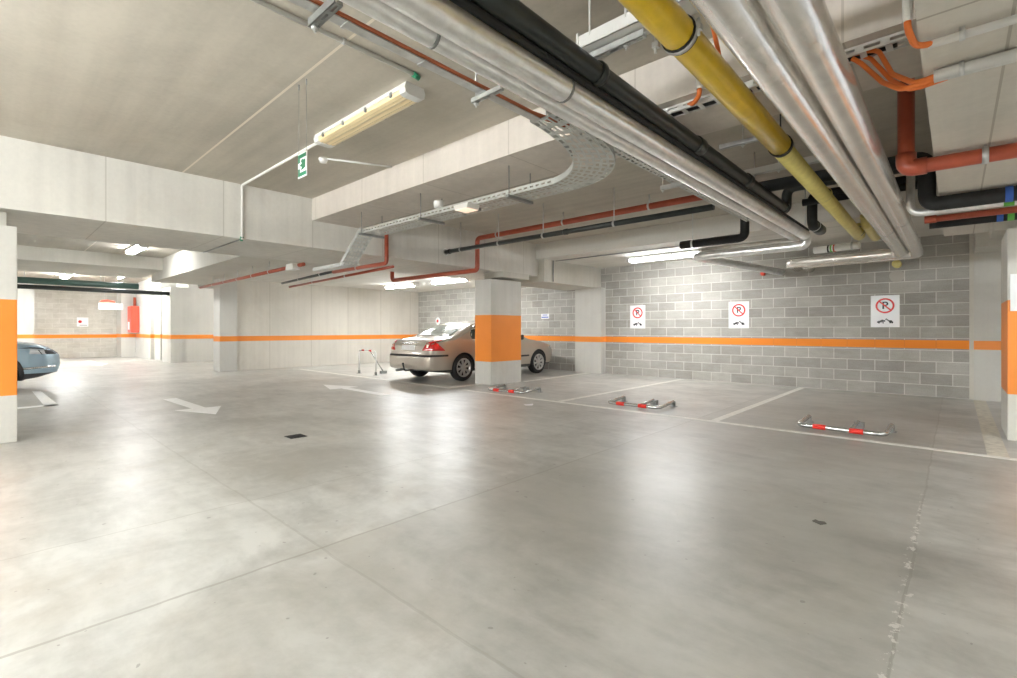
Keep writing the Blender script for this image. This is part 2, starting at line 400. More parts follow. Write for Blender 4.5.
def arrow(pts, label):
    o = MB().prism(pts, .0005, .003).build('floor_arrow', 'arrow'); tag(o, label, 'arrow', 'painted floor arrows'); return o
arrow([(-10.0, 2.06), (-8.5, 2.12), (-8.5, 1.90), (-7.70, 2.21), (-8.46, 2.50), (-8.47, 2.29), (-10.04, 2.26)], 'white floor arrow pointing away from the blue car, nearest the left pillar')
arrow([(-7.68, 4.88), (-9.2, 4.92), (-9.2, 4.68), (-10.1, 4.98), (-9.2, 5.30), (-9.2, 5.08), (-7.66, 5.06)], 'white floor arrow pointing at cast concrete wall, left of the silver car')
arrow([(-24.1, 2.5), (-22.2, 2.45), (-22.2, 2.25), (-20.9, 2.62), (-22.2, 2.95), (-22.2, 2.72), (-24.1, 2.72)], 'small distant white floor arrow before the far block wall')

# ---- floor drain, scraps
dr = MB(); dr.box((-5.53, 2.27, .0), (-5.35, 2.45, .005))
drain = dr.build('floor_drain', 'drain'); tag(drain, 'small black square floor drain between the two white arrows', 'drain')
g = MB()
for i in range(5): g.box((-5.515, 2.286+i*.034, .005), (-5.365, 2.298+i*.034, .008))
g.build('grate', 'rubber', drain)
pp = MB(); pp.face([(-5.06, 5.83, .002), (-4.99, 5.80, .012), (-4.92, 5.86, .004), (-4.95, 5.93, .02), (-5.03, 5.92, .006)])
pp.prism([(-5.06, 5.83), (-4.99, 5.80), (-4.92, 5.86), (-4.95, 5.93), (-5.03, 5.92)], .001, .006)
tag(pp.build('paper_scrap', 'paper'), 'crumpled white paper scrap on floor near the bay line', 'paper')
pp = MB(); pp.prism([(-.66, 3.51), (-.61, 3.48), (-.585, 3.52), (-.60, 3.545), (-.63, 3.535), (-.65, 3.55)], .001, .005)
tag(pp.build('leaf', 'leaf'), 'small dark leaf lying on the open floor at right', 'leaf')

# ================================================================== CARS
def lerp_table(T, x):
    if x <= T[0][0]: return T[0][1]
    for (a, b), (c, d) in zip(T, T[1:]):
        if x <= c:
            u = (x-a)/(c-a); return b+(d-b)*u
    return T[-1][1]
def smooth_table(T, x, h=.05):
    return (lerp_table(T, x-h)+2*lerp_table(T, x)+lerp_table(T, x+h)+lerp_table(T, x-h/2)+lerp_table(T, x+h/2))/6

def car_paint(name, col, fl):
    m = NT(name); x = m.xyz(m.pos())
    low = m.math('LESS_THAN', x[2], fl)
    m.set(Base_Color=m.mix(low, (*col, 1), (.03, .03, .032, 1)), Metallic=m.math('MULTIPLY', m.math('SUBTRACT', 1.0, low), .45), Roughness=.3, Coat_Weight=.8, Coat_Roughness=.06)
    return m.m

class Car:
    def __init__(s, P, root, paint):
        s.P = P; s.root = root
        bm = bmesh.new(); L = P['L']
        prof = [(0, 0), (.45, 0), (.86, .002), (.95, .012), (.985, .035), (1, .075)]
        prof += [(1, .075+(.90-.075)*i/22) for i in range(1, 23)]
        prof += [(.995, .925), (.98, .95), (.95, .972), (.90, .987), (.80, .996), (.6, 1), (.3, 1), (0, 1)]
        NX = 120; rows = []
        for i in range(NX+1):
            a = i/NX; a = a-.028*math.sin(2*PI*a)/1.0*.9
            xn = a*L; zt = smooth_table(P['top'], xn); zb = smooth_table(P['bot'], xn); row = []
            for b, c in prof:
                z = zb+c*(zt-zb); w = s.width(xn, z); y = b*w
                if c > .9: z -= P['crown']*b*b
                xr = lerp_table(P['xr'], z); xf = lerp_table(P['xf'], z)
                x = xr+a*(xf-xr)
                row.append((x, y, z))
            rows.append(row)
        V = []
        for row in rows:
            half = [bm.verts.new(p) for p in row]
            other = [half[0]]+[bm.verts.new((p[0], -p[1], p[2])) for p in row[1:-1]]+[half[-1]]
            V.append(half+other[-2:0:-1])
        n = len(V[0])
        for A, B in zip(V, V[1:]):
            for k in range(n):
                f = bm.faces.new((A[k], A[(k+1) % n], B[(k+1) % n], B[k])); f.smooth = True
        m = len(prof); NC = 14
        for R, sg in ((V[0], -1), (V[-1], 1)):
            prev = None
            for k in range(m):
                a = R[k]; b = R[k] if k in (0, m-1) else R[n-k]; cols = [a]
                for j in range(1, NC):
                    t = j/NC; bow = P.get('bow', .03)*(1-(2*t-1)**4)*min(1, 6*prof[k][1], 6*(1-prof[k][1])+.25)
                    cols.append(bm.verts.new((a.co.x+sg*bow, a.co.y+(b.co.y-a.co.y)*t, a.co.z)))
                cols.append(b)
                if prev:
                    for j in range(NC):
                        q = []
                        for v in (prev[j], prev[j+1], cols[j+1], cols[j]):
                            if v not in q: q.append(v)
                        if len(q) > 2:
                            f = bm.faces.new(q); f.smooth = True
                prev = cols
        bmesh.ops.remove_doubles(bm, verts=bm.verts[:], dist=1e-5)
        bmesh.ops.recalc_face_normals(bm, faces=bm.faces[:])
        s.bvh = BVHTree.FromBMesh(bm)
        me = bpy.data.meshes.new('body'); bm.to_mesh(me); bm.free()
        o = bpy.data.objects.new('body', me); COL.objects.link(o)
        # wheel arches
        cut = MB()
        for ax in P['axles']:
            for sg in (-1, 1):
                y0, y1 = sg*.58, sg*1.2
                cut.lathe([(y0, 0), (y0, P['arch']), (y1, P['arch']), (y1, 0)], (ax, 0, P['rw']), 'y', 40)
        co = cut.build('arch_cutter', 'rubber')
        md = o.modifiers.new('b', 'BOOLEAN'); md.object = co; md.operation = 'DIFFERENCE'; md.solver = 'EXACT'
        dg = bpy.context.evaluated_depsgraph_get(); me2 = bpy.data.meshes.new_from_object(o.evaluated_get(dg))
        o.modifiers.clear(); o.data = me2; bpy.data.objects.remove(co)
        me2.materials.clear(); me2.materials.append(paint); me2.materials.append(M['rubber'])
        for f in me2.polygons:
            f.material_index = 0; c = f.center
            for ax in P['axles']:
                d = math.hypot(c.x-ax, c.z-P['rw'])
                if abs(d-P['arch']) < .012 and .57 < abs(c.y) < s.width(ax, .6)-.004 and abs(f.normal.y) < .5: f.material_index = 1
                elif d < P['arch']+.02 and abs(abs(c.y)-.58) < .01: f.material_index = 1
        o.parent = root; s.body = o
    def width(s, x, z):
        P = s.P; w = lerp_table(P['plan'], x); bl = lerp_table(P['belt'], x)
        if z > bl: w = w-.022-P['tumble']*(z-bl)
        else:
            t = (z-.62)/(bl-.62) if z > .62 else (.62-z)/.45
            w -= (.022 if z > .62 else .05)*t*t
        return max(.05, w)
    def ray(s, mode, u, v):
        o, d = {'rear': ((-2, u, v), (1, 0, 0)), 'front': ((8, u, v), (-1, 0, 0)), 'right': ((u, -3, v), (0, 1, 0)), 'left': ((u, 3, v), (0, -1, 0)), 'top': ((u, v, 4), (0, 0, -1))}[mode]
        h = s.bvh.ray_cast(Vector(o), Vector(d)); return h[0], h[1]
    def patch(s, name, mode, poly, mat, off=.004, step=.06, parent=None, label=None):
        bm = bmesh.new(); f = bm.faces.new([bm.verts.new((u, v, 0)) for u, v in poly])
        for ax in (0, 1):
            lo = min(p[ax] for p in poly); hi = max(p[ax] for p in poly); k = int(lo/step)
            while k*step < hi:
                if k*step > lo:
                    no = (1, 0, 0) if ax == 0 else (0, 1, 0); co = tuple(k*step if j == ax else 0 for j in range(3))
                    bmesh.ops.bisect_plane(bm, geom=bm.verts[:]+bm.edges[:]+bm.faces[:], plane_co=co, plane_no=no)
                k += 1
        bmesh.ops.triangulate(bm, faces=[f for f in bm.faces if len(f.verts) > 4])
        last = None; bad = []
        for v in bm.verts:
            p, n = s.ray(mode, v.co.x, v.co.y)
            if p is None: bad.append(v); continue
            v.co = p+n*off
        if bad: bmesh.ops.delete(bm, geom=bad, context='VERTS')
        ex = bmesh.ops.solidify(bm, geom=bm.faces[:], thickness=off*1.5)
        for f in bm.faces: f.smooth = True
        bmesh.ops.recalc_face_normals(bm, faces=bm.faces[:])
        me = bpy.data.meshes.new(name); bm.to_mesh(me); bm.free(); me.materials.append(M[mat])
        o = bpy.data.objects.new(name, me); COL.objects.link(o); o.parent = parent or s.root
        if label: o['label'] = label
        return o
    def both(s, name, poly, mat, **k):
        s.patch(name, 'right', poly, mat, **k); s.patch(name, 'left', poly, mat, **k)
    def wheels(s, rim_r, tyre_r, spokes, wy, rimmat='rim', w=.205):
        tm = MB()
        tm.lathe([(-w/2+.02, rim_r), (-w/2, rim_r+.03), (-w/2+.004, tyre_r-.045), (-w/2+.03, tyre_r-.008), (-w/2+.05, tyre_r), (w/2-.05, tyre_r), (w/2-.03, tyre_r-.008), (w/2-.004, tyre_r-.045), (w/2, rim_r+.03), (w/2-.02, rim_r)], (0,0,0), 'y', 40, closed=True)
        rm = MB(); y = -w/2      # outer side towards -y (right-hand wheel)
        rm.mi = 0
        rm.lathe([(y+.10, rim_r+.004), (y+.012, rim_r+.006), (y+.006, rim_r-.004), (y+.014, rim_r-.022), (y+.06, rim_r-.03)], (0,0,0), 'y', 40)
        rm.lathe([(y+.02, .0), (y+.016, .045), (y+.03, .062), (y+.06, .064)], (0,0,0), 'y', 24)
        for k in range(spokes):
            a = 2*PI*k/spokes+.2; d = Vector((math.cos(a), 0, math.sin(a))); e = Vector((-math.sin(a), 0, math.cos(a)))
            i0, i1 = .045, rim_r-.012; w0, w1 = .018, .030
            P0 = [d*i0-e*w0, d*i0+e*w0, d*i1+e*w1, d*i1-e*w1]
            f = [p+Vector((0, y+.020, 0)) for p in P0]; g = [p+Vector((0, y+.05, 0)) for p in P0]
            f[2].y -= .006; f[3].y -= .006
            A = [rm.bm.verts.new(p) for p in f]; B = [rm.bm.verts.new(p) for p in g]
            rm.bm.faces.new(A); rm.bm.faces.new(B[::-1])
            for i in range(4): rm.bm.faces.new((A[i], B[i], B[(i+1) % 4], A[(i+1) % 4]))
        rm.mi = 1
        rm.lathe([(y+.075, .0), (y+.075, rim_r)], (0,0,0), 'y', 32)
        tyre0 = tm.build('tyre', 'rubber'); rim0 = rm.build('rim', [rimmat, 'rubber'])
        first = True
        for ax in s.P['axles']:
            for sg in (-1, 1):
                t = tyre0 if first else tyre0.copy(); r = rim0 if first else rim0.copy()
                t.name = 'wheel'; r.name = 'wheel_rim'
                if not first: COL.objects.link(t); COL.objects.link(r)
                first = False
                t.parent = s.root; r.parent = t
                t.location = (ax, sg*wy, s.P['rw']); t.rotation_euler = (0, 0, 0 if sg < 0 else PI)

M['rim'] = plain('wheel_cover_silver', (.58, .575, .56), .32, .6)
M['glass'] = plain('car_glass', (.035, .05, .045), .04, coat=1)
M['lightglass'] = plain('rear_glass_painted_reflection', (.20, .25, .22), .12, coat=1)  # paler green base paints in the reflected ceiling lamps
M['tail'] = plain('tail_lamp_red', (.62, .02, .018), .12, coat=1)
M['tailw'] = plain('tail_lamp_clear', (.78, .62, .56), .12, coat=1)
M['trimblack'] = plain('black_rubbing_strip', (.02, .021, .023), .45)
M['plate'] = plain('number_plate', (.80, .79, .77), .35)
M['headlamp'] = plain('headlamp_lens', (.72, .74, .77), .08, .2, coat=1)
M['chrome2'] = plain('bright_trim', (.75, .75, .74), .15, .9)

# ---- silver saloon
RAX = .97
silver = thing('car', 'silver beige saloon car parked nose to wall behind the orange pillar', 'car', (-9.29, 7.55-RAX, 0), PI/2)
P1 = dict(L=4.66,
  top=[(0, .90), (.06, .965), (.16, 1.0), (.50, 1.045), (.66, 1.075), (1.02, 1.235), (1.38, 1.365), (1.75, 1.42), (2.15, 1.432), (2.55, 1.40), (2.85, 1.325), (3.40, 1.02), (3.55, .97), (4.1, .90), (4.45, .81), (4.62, .70), (4.66, .66)],
  bot=[(0, .30), (.2, .24), (.6, .20), (4.2, .20), (4.5, .22), (4.66, .26)],
  plan=[(0, .70), (.05, .775), (.14, .835), (.30, .872), (.6, .893), (1.2, .905), (2.4, .906), (3.6, .900), (4.1, .875), (4.35, .82), (4.53, .72), (4.62, .60), (4.66, .50)],
  belt=[(0, .93), (.7, .965), (2.0, .93), (3.4, .90), (4.66, .80)],
  tumble=.50, crown=.035,
  xr=[(.20, .09), (.30, .02), (.40, .0), (.58, .005), (.625, .04), (.70, .065), (.93, .105), (1.0, .13), (1.2, .14)],
  xf=[(.2, 4.56), (.35, 4.65), (.55, 4.66), (.7, 4.62), (.85, 4.55), (1.0, 4.5)],
  axles=(RAX, RAX+2.754), rw=.316, arch=.352)
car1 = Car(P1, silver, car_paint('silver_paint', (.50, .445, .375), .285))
car1.wheels(.215, .316, 8, .80)
car1.both('side_window', [(1.24, .985), (1.32, .98), (2.10, .965), (2.10, 1.372), (1.75, 1.360), (1.50, 1.315), (1.30, 1.20), (1.22, 1.06)], 'glass')
car1.both('side_window', [(2.20, .96), (3.10, .935), (3.05, 1.02), (2.78, 1.27), (2.55, 1.345), (2.20, 1.375)], 'glass')
car1.patch('rear_window', 'top', [(.70, -.66), (.70, .66), (1.30, .54), (1.30, -.54)], 'lightglass')
car1.patch('windscreen', 'top', [(2.90, -.56), (2.90, .56), (3.38, .70), (3.38, -.70)], 'glass')
for sg, md in ((-1, 'right'), (1, 'left')):
    car1.patch('tail_lamp', md, [(.10, .725), (.42, .725), (.20, .93), (.12, .95)], 'tail', off=.006)
    car1.patch('tail_lamp', 'rear', [(sg*.52, .725), (sg*.80, .725), (sg*.80, .955), (sg*.67, .955)], 'tail', off=.006)
    car1.patch('reversing_lamp', 'rear', [(sg*.64, .80), (sg*.70, .80), (sg*.70, .87), (sg*.64, .87)], 'tailw', off=.010)
    car1.patch('bumper_strip', md, [(.09, .60), (.50, .605), (.50, .635), (.09, .632)], 'trimblack', off=.007)
    car1.patch('rubbing_strip', md, [(1.36, .50), (3.3, .50), (3.3, .535), (1.36, .535)], 'trimblack', off=.006)
    car1.patch('headlamp', md, [(4.22, .68), (4.50, .66), (4.44, .80), (4.20, .80)], 'headlamp', off=.005)
    car1.patch('headlamp', 'front', [(sg*.42, .62), (sg*.78, .66), (sg*.74, .78), (sg*.42, .72)], 'headlamp', off=.005)
    car1.patch('door_handle', md, [(1.42, .855), (1.60, .85), (1.60, .88), (1.42, .885)], 'trimblack', off=.012)
    car1.patch('door_handle', md, [(2.24, .84), (2.42, .835), (2.42, .865), (2.24, .87)], 'trimblack', off=.012)
    mi = MB(); mi.box((2.86, sg*.86, .95), (2.95, sg*1.02, 1.07), .02); mi.build('wing_mirror', 'trimblack', silver)
car1.patch('bumper_strip', 'rear', [(-.80, .595), (.80, .595), (.80, .628), (-.80, .628)], 'trimblack', off=.008)
car1.patch('number_plate', 'rear', [(-.26, .74), (.26, .74), (.26, .85), (-.26, .85)], 'plate', off=.008)
car1.patch('boot_handle', 'rear', [(-.30, .885), (.30, .885), (.30, .905), (-.30, .905)], 'chrome2', off=.012)
car1.patch('front_grille', 'front', [(-.32, .58), (.32, .58), (.36, .70), (-.36, .70)], 'trimblack', off=.006)
tb = MB(); tb.tube(bend([(.30, 0, .26), (-.06, 0, .26), (-.10, 0, .40)], .05), .018, 10)
tb.lathe([(-.025, 0), (-.018, .018), (0, .025), (.018, .018), (.025, 0)], (-.10, 0, .42), 'z', 14); tb.build('tow_bar', 'trimblack', silver)
tb = MB(); tb.tube([(.35, .45, .25), (.02, .45, .24)], .03, 12); tb.build('exhaust_pipe', 'galvd', silver)

# ---- pale blue crossover
blue = thing('car', 'pale blue car with only its nose showing past the left pillar', 'car', (-13.85, 1.0-4.63, 0), PI/2)
P2 = dict(L=4.63,
  top=[(0, .95), (.05, 1.1), (.35, 1.35), (.8, 1.52), (1.5, 1.60), (2.3, 1.60), (2.9, 1.45), (3.5, 1.06), (3.7, 1.00), (4.2, .96), (4.45, .91), (4.56, .84), (4.63, .72)],
  bot=[(0, .36), (.3, .26), (4.1, .22), (4.4, .27), (4.63, .36)],
  plan=[(0, .72), (.1, .83), (.4, .92), (1.2, .945), (3.7, .945), (4.2, .93), (4.42, .87), (4.54, .78), (4.63, .66)],
  belt=[(0, 1.0), (2.0, 1.0), (3.5, .98), (4.63, .86)],
  tumble=.45, crown=.03,
  xr=[(.25, .12), (.45, 0), (.9, .02), (1.2, .1), (1.6, .3)],
  xf=[(.25, 4.52), (.38, 4.60), (.52, 4.63), (.72, 4.61), (.84, 4.57), (1.0, 4.50)],
  axles=(.75, 3.66), rw=.345, arch=.39)
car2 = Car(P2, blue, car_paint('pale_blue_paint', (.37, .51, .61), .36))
car2.wheels(.235, .345, 5, .83)
for sg, md in ((-1, 'right'), (1, 'left')):
    car2.patch('headlamp', md, [(4.18, .735), (4.60, .715), (4.58, .79), (4.20, .835)], 'headlamp', off=.005)
    car2.patch('headlamp_surround', md, [(4.02, .845), (4.20, .84), (4.58, .80), (4.58, .82), (4.2, .862)], 'trimblack', off=.006)
    car2.patch('headlamp', 'front', [(sg*.42, .72), (sg*.88, .72), (sg*.88, .80), (sg*.42, .80)], 'trimblack', off=.005)
    car2.patch('bumper_trim', md, [(4.02, .445), (4.56, .47), (4.56, .50), (4.04, .475)], 'chrome2', off=.006)
    car2.patch('side_window', md, [(.7, 1.05), (3.2, 1.02), (2.75, 1.40), (1.9, 1.49), (1.0, 1.46)], 'glass')
    car2.patch('arch_trim', md, [(3.66+.39*math.cos(a), .345+.39*math.sin(a)) for a in [PI*i/12 for i in range(-1, 14)]]+[(3.66+.46*math.cos(a), .345+.46*math.sin(a)) for a in [PI*i/12 for i in range(13, -2, -1)]], 'darkgrey' if 'darkgrey' in M else 'trimblack', off=.006)
car2.patch('windscreen', 'top', [(2.95, -.66), (2.95, .66), (3.5, .76), (3.5, -.76)], 'glass')
car2.patch('number_plate', 'front', [(-.26, .46), (.26, .46), (.26, .57), (-.26, .57)], 'plate', off=.008)

# ================================================================== LAMPS
def batten(label, cx, cy, zt, L, axis='x', lit=True, group='fluorescent battens', clips=True):
    """surface batten: pale tray, bulged diffuser, end caps, clips; length along axis; zt = top"""
    root = thing('ceiling_lamp', label, 'lamp', (cx, cy, zt), 0 if axis == 'x' else PI/2, group)
    h = MB(); h.prism([(-.105, -.05), (.105, -.05), (.09, 0), (-.09, 0)], -L/2, L/2, 'x'); h.build('lamp_housing', 'pvc', root)
    d = MB(); n = 10; dp = 1.55 if lit else 1.0
    sec = [(.098, -.05), (.092, -.082), (.06, -.092), (.05, -.086), (.03, -.094), (0, -.087), (-.03, -.094), (-.05, -.086), (-.06, -.092), (-.092, -.082), (-.098, -.05)]; sec = [(a, -.05+(b+.05)*dp) for a, b in sec]
    d.prism(sec, -L/2+.08, L/2-.08, 'x'); d.build('diffuser', (lit if isinstance(lit, str) else 'lamp') if lit else 'diff', root)
    for s in (-1, 1):
        e = MB(); sec2 = [(.102, -.05), (.095, -.086), (.06, -.097), (-.06, -.097), (-.095, -.086), (-.102, -.05)]; sec2 = [(a, -.05+(b+.05)*dp) for a, b in sec2]
        e.prism(sec2, s*(L/2-.082), s*(L/2), 'x'); e.build('end_cap', 'pvc' if not lit else 'white', root)
    if clips:
        for s in (-1, 1):
            for k in range(4):
                x = -L/2+L*(k+.5)/4; c = MB(); c.box((x-.012, s*.098, -.075), (x+.012, s*.112, -.035), .002); c.build('clip', 'galvd', root)
    return root
def bare_tube(label, cx, cy, zt, L, drop, group):
    root = thing('ceiling_lamp', label, 'lamp', (cx, cy, zt), 0, group)
    MB().box((-L/2, -.04, -drop), (L/2, .04, -drop+.05), .004).build('lamp_housing', 'pvc', root)
    MB().tube([(-L/2+.03, 0, -drop-.045), (L/2-.03, 0, -drop-.045)], .04, 16).build('lit_tube', ('lamp6' if cx < -16 else 'fill4') if cx < -10 else 'fill3', root)
    for s in (-1, 1): MB().tube([(s*L*.4, 0, -drop+.04), (s*L*.4, 0, 0)], .005, 6).build('hanger_rod', 'galv', root)
batten('unlit ceiling lamp with yellowed diffuser near the exit sign', -4.12, 2.43, CEIL, 1.62, lit=False)
batten('lit ceiling lamp in front of the block wall above first sign', -4.72, 10.15, 2.87, 1.75)
batten('lit ceiling lamp above the boot of the silver car', -13.0, 9.0, 2.66, 1.62, lit='lamp5')
batten('lit ceiling lamp above the silver car beside the orange pillar', -10.6, 9.0, 2.66, 1.62, lit='lamp5')
batten('lit ceiling lamp beyond the wide left beam, over the blue car lane', -14.7, 2.5, CEIL, 1.62)
batten('distant lit ceiling lamp before the far block wall', -24.0, 2.0, 3.24, 1.62, lit='lamp6')
# unseen lamps outside the view; number and places added as fill light
for x, y in ((-3.9, -2.2), (-3.9, -5.0), (-3.9, -8.0), (-6.0, -3.6), (-1.4, -6.6), (-2.9, -1.7), (-2.9, -8.8), (2.9, .5), (2.9, 5.0), (-10.9, -3.5), (-14.6, -4.2), (-11.5, -7.5), (-22.6, -3.6), (-24.0, -3.2), (-18.2, 6.6), (-22.4, 3.4)):
    zt = CEIL
    bare_tube('added fill tube lamp hung from the ceiling outside the view', x, y, zt, 1.62, .05 if x < -9 and y > -1 else .55, 'added fill lamps out of view')

# ================================================================== PIPES ALONG THE BAY
G = 'pipes along the ceiling'
# yellow gas pipe
y1 = pipe('gas_pipe', dens([(-.98, -4, 2.70), (-1.05, 4.42, 2.70)], 1), .082, 'yellow', 'thick bright yellow pipe hanging along the ceiling', group=G)
q = MB(); ring(q, (-1.033, 2.40, 2.70), 'y', .080, .05, .010); q.build('rubber_lining', 'rubber', y1)
q = MB(); ring(q, (-1.033, 2.40, 2.70), 'y', .090, .026, .004)
for s in (-1, 1):
    q.box((-1.05+s*.094, 2.385, 2.685), (-1.05+s*.128, 2.415, 2.715)); q.tube([(-1.05+s*.114, 2.40, 2.66), (-1.05+s*.114, 2.40, 2.745)], .008, 8)
q.tube([(-1.05, 2.40, 2.79), (-1.05, 2.40, CEIL)], .006, 8); q.build('pipe_clamp', 'galv', y1)
q = MB(); ring(q, (-1.05, 4.40, 2.70), 'y', .080, .045, .010); q.tube([(-1.05, 4.40, 2.78), (-1.05, 4.40, CEIL)], .006, 8); q.build('end_collar', 'rubber', y1)
y2 = pipe('gas_pipe', [(-1.06, 4.42, 2.70), (-1.12, 9.42, 2.68), (-1.12, 9.42, 2.88)], .076, 'yellow2', 'pale yellow pipe continuing from the bright yellow pipe, with ring joints', elbow=.1, group=G)
for yy in (6.3, 9.05):
    q = MB(); ring(q, (-1.06-.04*(yy-4.42)/4.83, yy, 2.70), 'y', .076, .03, .006); q.build('joint_ring', 'galvd' if yy > 8 else 'yellow2', y2)
pipe('gas_pipe', [(-.97, 8.75, 2.88), (-.97, 8.85, 2.76), (-.97, 10.0, 2.72), (-.97, 10.0, 2.88)], .07, 'yellow2', 'short pale yellow pipe half hidden behind the right foil pipes', elbow=.1, group=G)
pipe('gas_pipe', [(-.80, YW-.16, 2.41), (-.80, YW+.01, 2.41)], .07, 'yellow2', 'yellow pipe stub entering the block wall under the foil pipes', group=G)
# foil-wrapped pair on the right
def foilpipe(path, r, label, mat='foil', bands=(), **k):
    o = pipe('insulated_pipe', path, r, mat, label, group=G, **k)
    for c, ax in bands:
        q = MB(); ring(q, c, ax, r, .02, .003); q.build('strap', 'galvd', o)
    return o
foilpipe(dens([(-.69, -4, 2.55), (-.69, 10.72, 2.53)], 1)+[Vector((-2.42, 10.72, 2.50)), Vector((-2.42, YW+.02, 2.50))], .094, 'foil wrapped pipe beside the yellow pipe, left one of two', 'foildull', [((-.69, 8.15, 2.535), 'y')], elbow=.17)
foilpipe(dens([(-.49, -4, 2.55), (-.49, 11.0, 2.53)], 1)+[Vector((-2.2, 11.0, 2.50)), Vector((-2.2, YW+.02, 2.46))], .094, 'foil wrapped pipe beside the yellow pipe, right one of two', 'foildull', [((-.49, 7.5, 2.538), 'y')], elbow=.17)
# foil-wrapped pair and black pipes on the left
foilpipe(dens([(-1.855, -4, 2.60), (-1.82, 8.62, 2.60)], 1)+[Vector((-3.3, 8.62, 2.60))], .050, 'thinner foil wrapped pipe, outermost of the left pipe bundle', elbow=.12, bands=[((-1.838, 1.45, 2.6), 'y')])
foilpipe(dens([(-1.735, -4, 2.61), (-1.64, 8.28, 2.60)], 1)+[Vector((-1.64, 8.28, 2.455)), Vector((-3.32, 8.28, 2.455)), Vector((-2.72, YW, 2.42))], .070, 'thicker foil wrapped pipe between thin foil pipe and black pipe', elbow=.14, bands=[((-1.686, 2.3, 2.606), 'y')])
b1 = pipe('drain_pipe', dens([(-1.565, -4, 2.74), (-1.60, 7.0, 2.74)], 1)+[Vector((-1.60, 7.0, 3.02)), Vector((-.2, 7.0, 3.02))], .060, 'black', 'thick black drain pipe hanging beside the left foil pipes', elbow=.12, group=G,
          couplings=[((-1.583, 2.5, 2.74), 'y', .05), ((-1.59, 4.05, 2.74), 'y', .12), ((-1.59, 5.35, 2.74), 'y', .12), ((-1.60, 6.85, 2.74), 'y', .10)])
pipe('insulated_pipe', dens([(-1.655, -4, 2.69), (-1.60, 8.2, 2.66)], 1), .024, 'blackfoam', 'thin black insulated pipe tucked under the thick black pipe', group=G, couplings=[((-1.643, 2.1, 2.68), 'y', .03)])
b2 = pipe('drain_pipe', [(-.2, 7.55, 3.0), (-1.42, 7.55, 3.0), (-1.42, 7.55, 2.62), (-1.42, 8.15, 2.62)], .062, 'blackfoam', 'black foam covered pipe dropping beside the yellow pipe with capped end', elbow=.09, group=G)
q = MB(); q.lathe([(-.05, .062), (-.05, .074), (.36, .074), (.36, 0)], (-1.42, 7.72, 2.62), 'y', 20); q.build('end_cap', 'black', b2)
q = MB(); ring(q, (-1.42, 7.69, 2.62), 'y', .070, .03, .006); q.tube([(-1.50, 7.55, 2.62), (-1.50, 7.55, CEIL)], .008, 8); q.build('hanger_clamp', 'galv', b2)
pipe('insulated_pipe', [(-2.39, 7.95, 3.1), (-2.39, 7.95, 2.62), (-3.4, 7.95, 2.62)], .065, 'blackfoam', 'black insulated pipe turning left below the lower ceiling edge', elbow=.1, group=G, hangers=[(-3.2, 7.95, 2.62, 'x')])

# ================================================================== PIPES ACROSS THE BAY
G2 = 'pipes across the bay'
pipe('sprinkler_pipe', [(-.5, 6.8, 3.06), (-7.16, 6.8, 3.06), (-7.16, 6.8, 2.41), (-10.2, 6.8, 2.41), (-10.2, 6.8, 2.66)], .048, 'red', 'long red pipe crossing to the long beam and dropping beside orange pillar', elbow=.09, group=G2,
     hangers=[(x, 6.8, 3.06, 'x') for x in (-6.6, -5.0, -3.4)])
ap = pipe('drain_pipe', [(-7.34, 6.12, 2.72), (-2.2, 6.12, 2.72)], .040, 'black', 'thin black pipe crossing to the long beam in front of red pipe', group=G2, couplings=[((-7.22, 6.12, 2.72), 'x', .05), ((-4.45, 6.12, 2.72), 'x', .07)],
     hangers=[(-6.9, 6.12, 2.72, 'x'), (-5.9, 6.12, 2.72, 'x'), (-4.9, 6.12, 2.72, 'x'), (-3.6, 6.12, 2.72, 'x')])
q = MB(); q.lathe([(0, .075), (.012, .08), (.012, .062), (0, .062)], (-7.36, 6.12, 2.72), 'x', 24, closed=True); q.build('wall_collar', 'white', ap)
pipe('sprinkler_pipe', [(-7.30, 4.75, 2.92), (-7.30, 4.75, 2.36), (-9.2, 4.75, 2.36)], .036, 'red', 'short red pipe elbow dropping down the face of the long beam', elbow=.07, group=G2, hangers=[(-8.3, 4.75, 2.36, 'x', ZB)])
pipe('sprinkler_pipe', [(-9.0, 4.05, 2.43), (-16.2, 4.25, 2.43)], .036, 'red', 'red pipe clamped under the far left beam', group=G2, hangers=[(-9.7-1.05*i, 4.07+.03*i, 2.43, 'x', 2.65) for i in range(6)])
pipe('drain_pipe', [(-9.6, 5.2, 2.50), (-13.9, 5.65, 2.50)], .032, 'black', 'thin black pipe above the cast concrete wall', group=G2, hangers=[(-11.0, 5.35, 2.5, 'x', 2.7), (-12.5, 5.5, 2.5, 'x', 2.7)])
pipe('sprinkler_pipe', [(-8.0, 5.35, 2.42), (-14.0, 5.9, 2.42)], .028, 'red', 'thin red pipe running beside the thin black pipe over cast wall', group=G2, hangers=[(-10.2, 5.55, 2.42, 'x', 2.7), (-12.2, 5.735, 2.42, 'x', 2.7)])
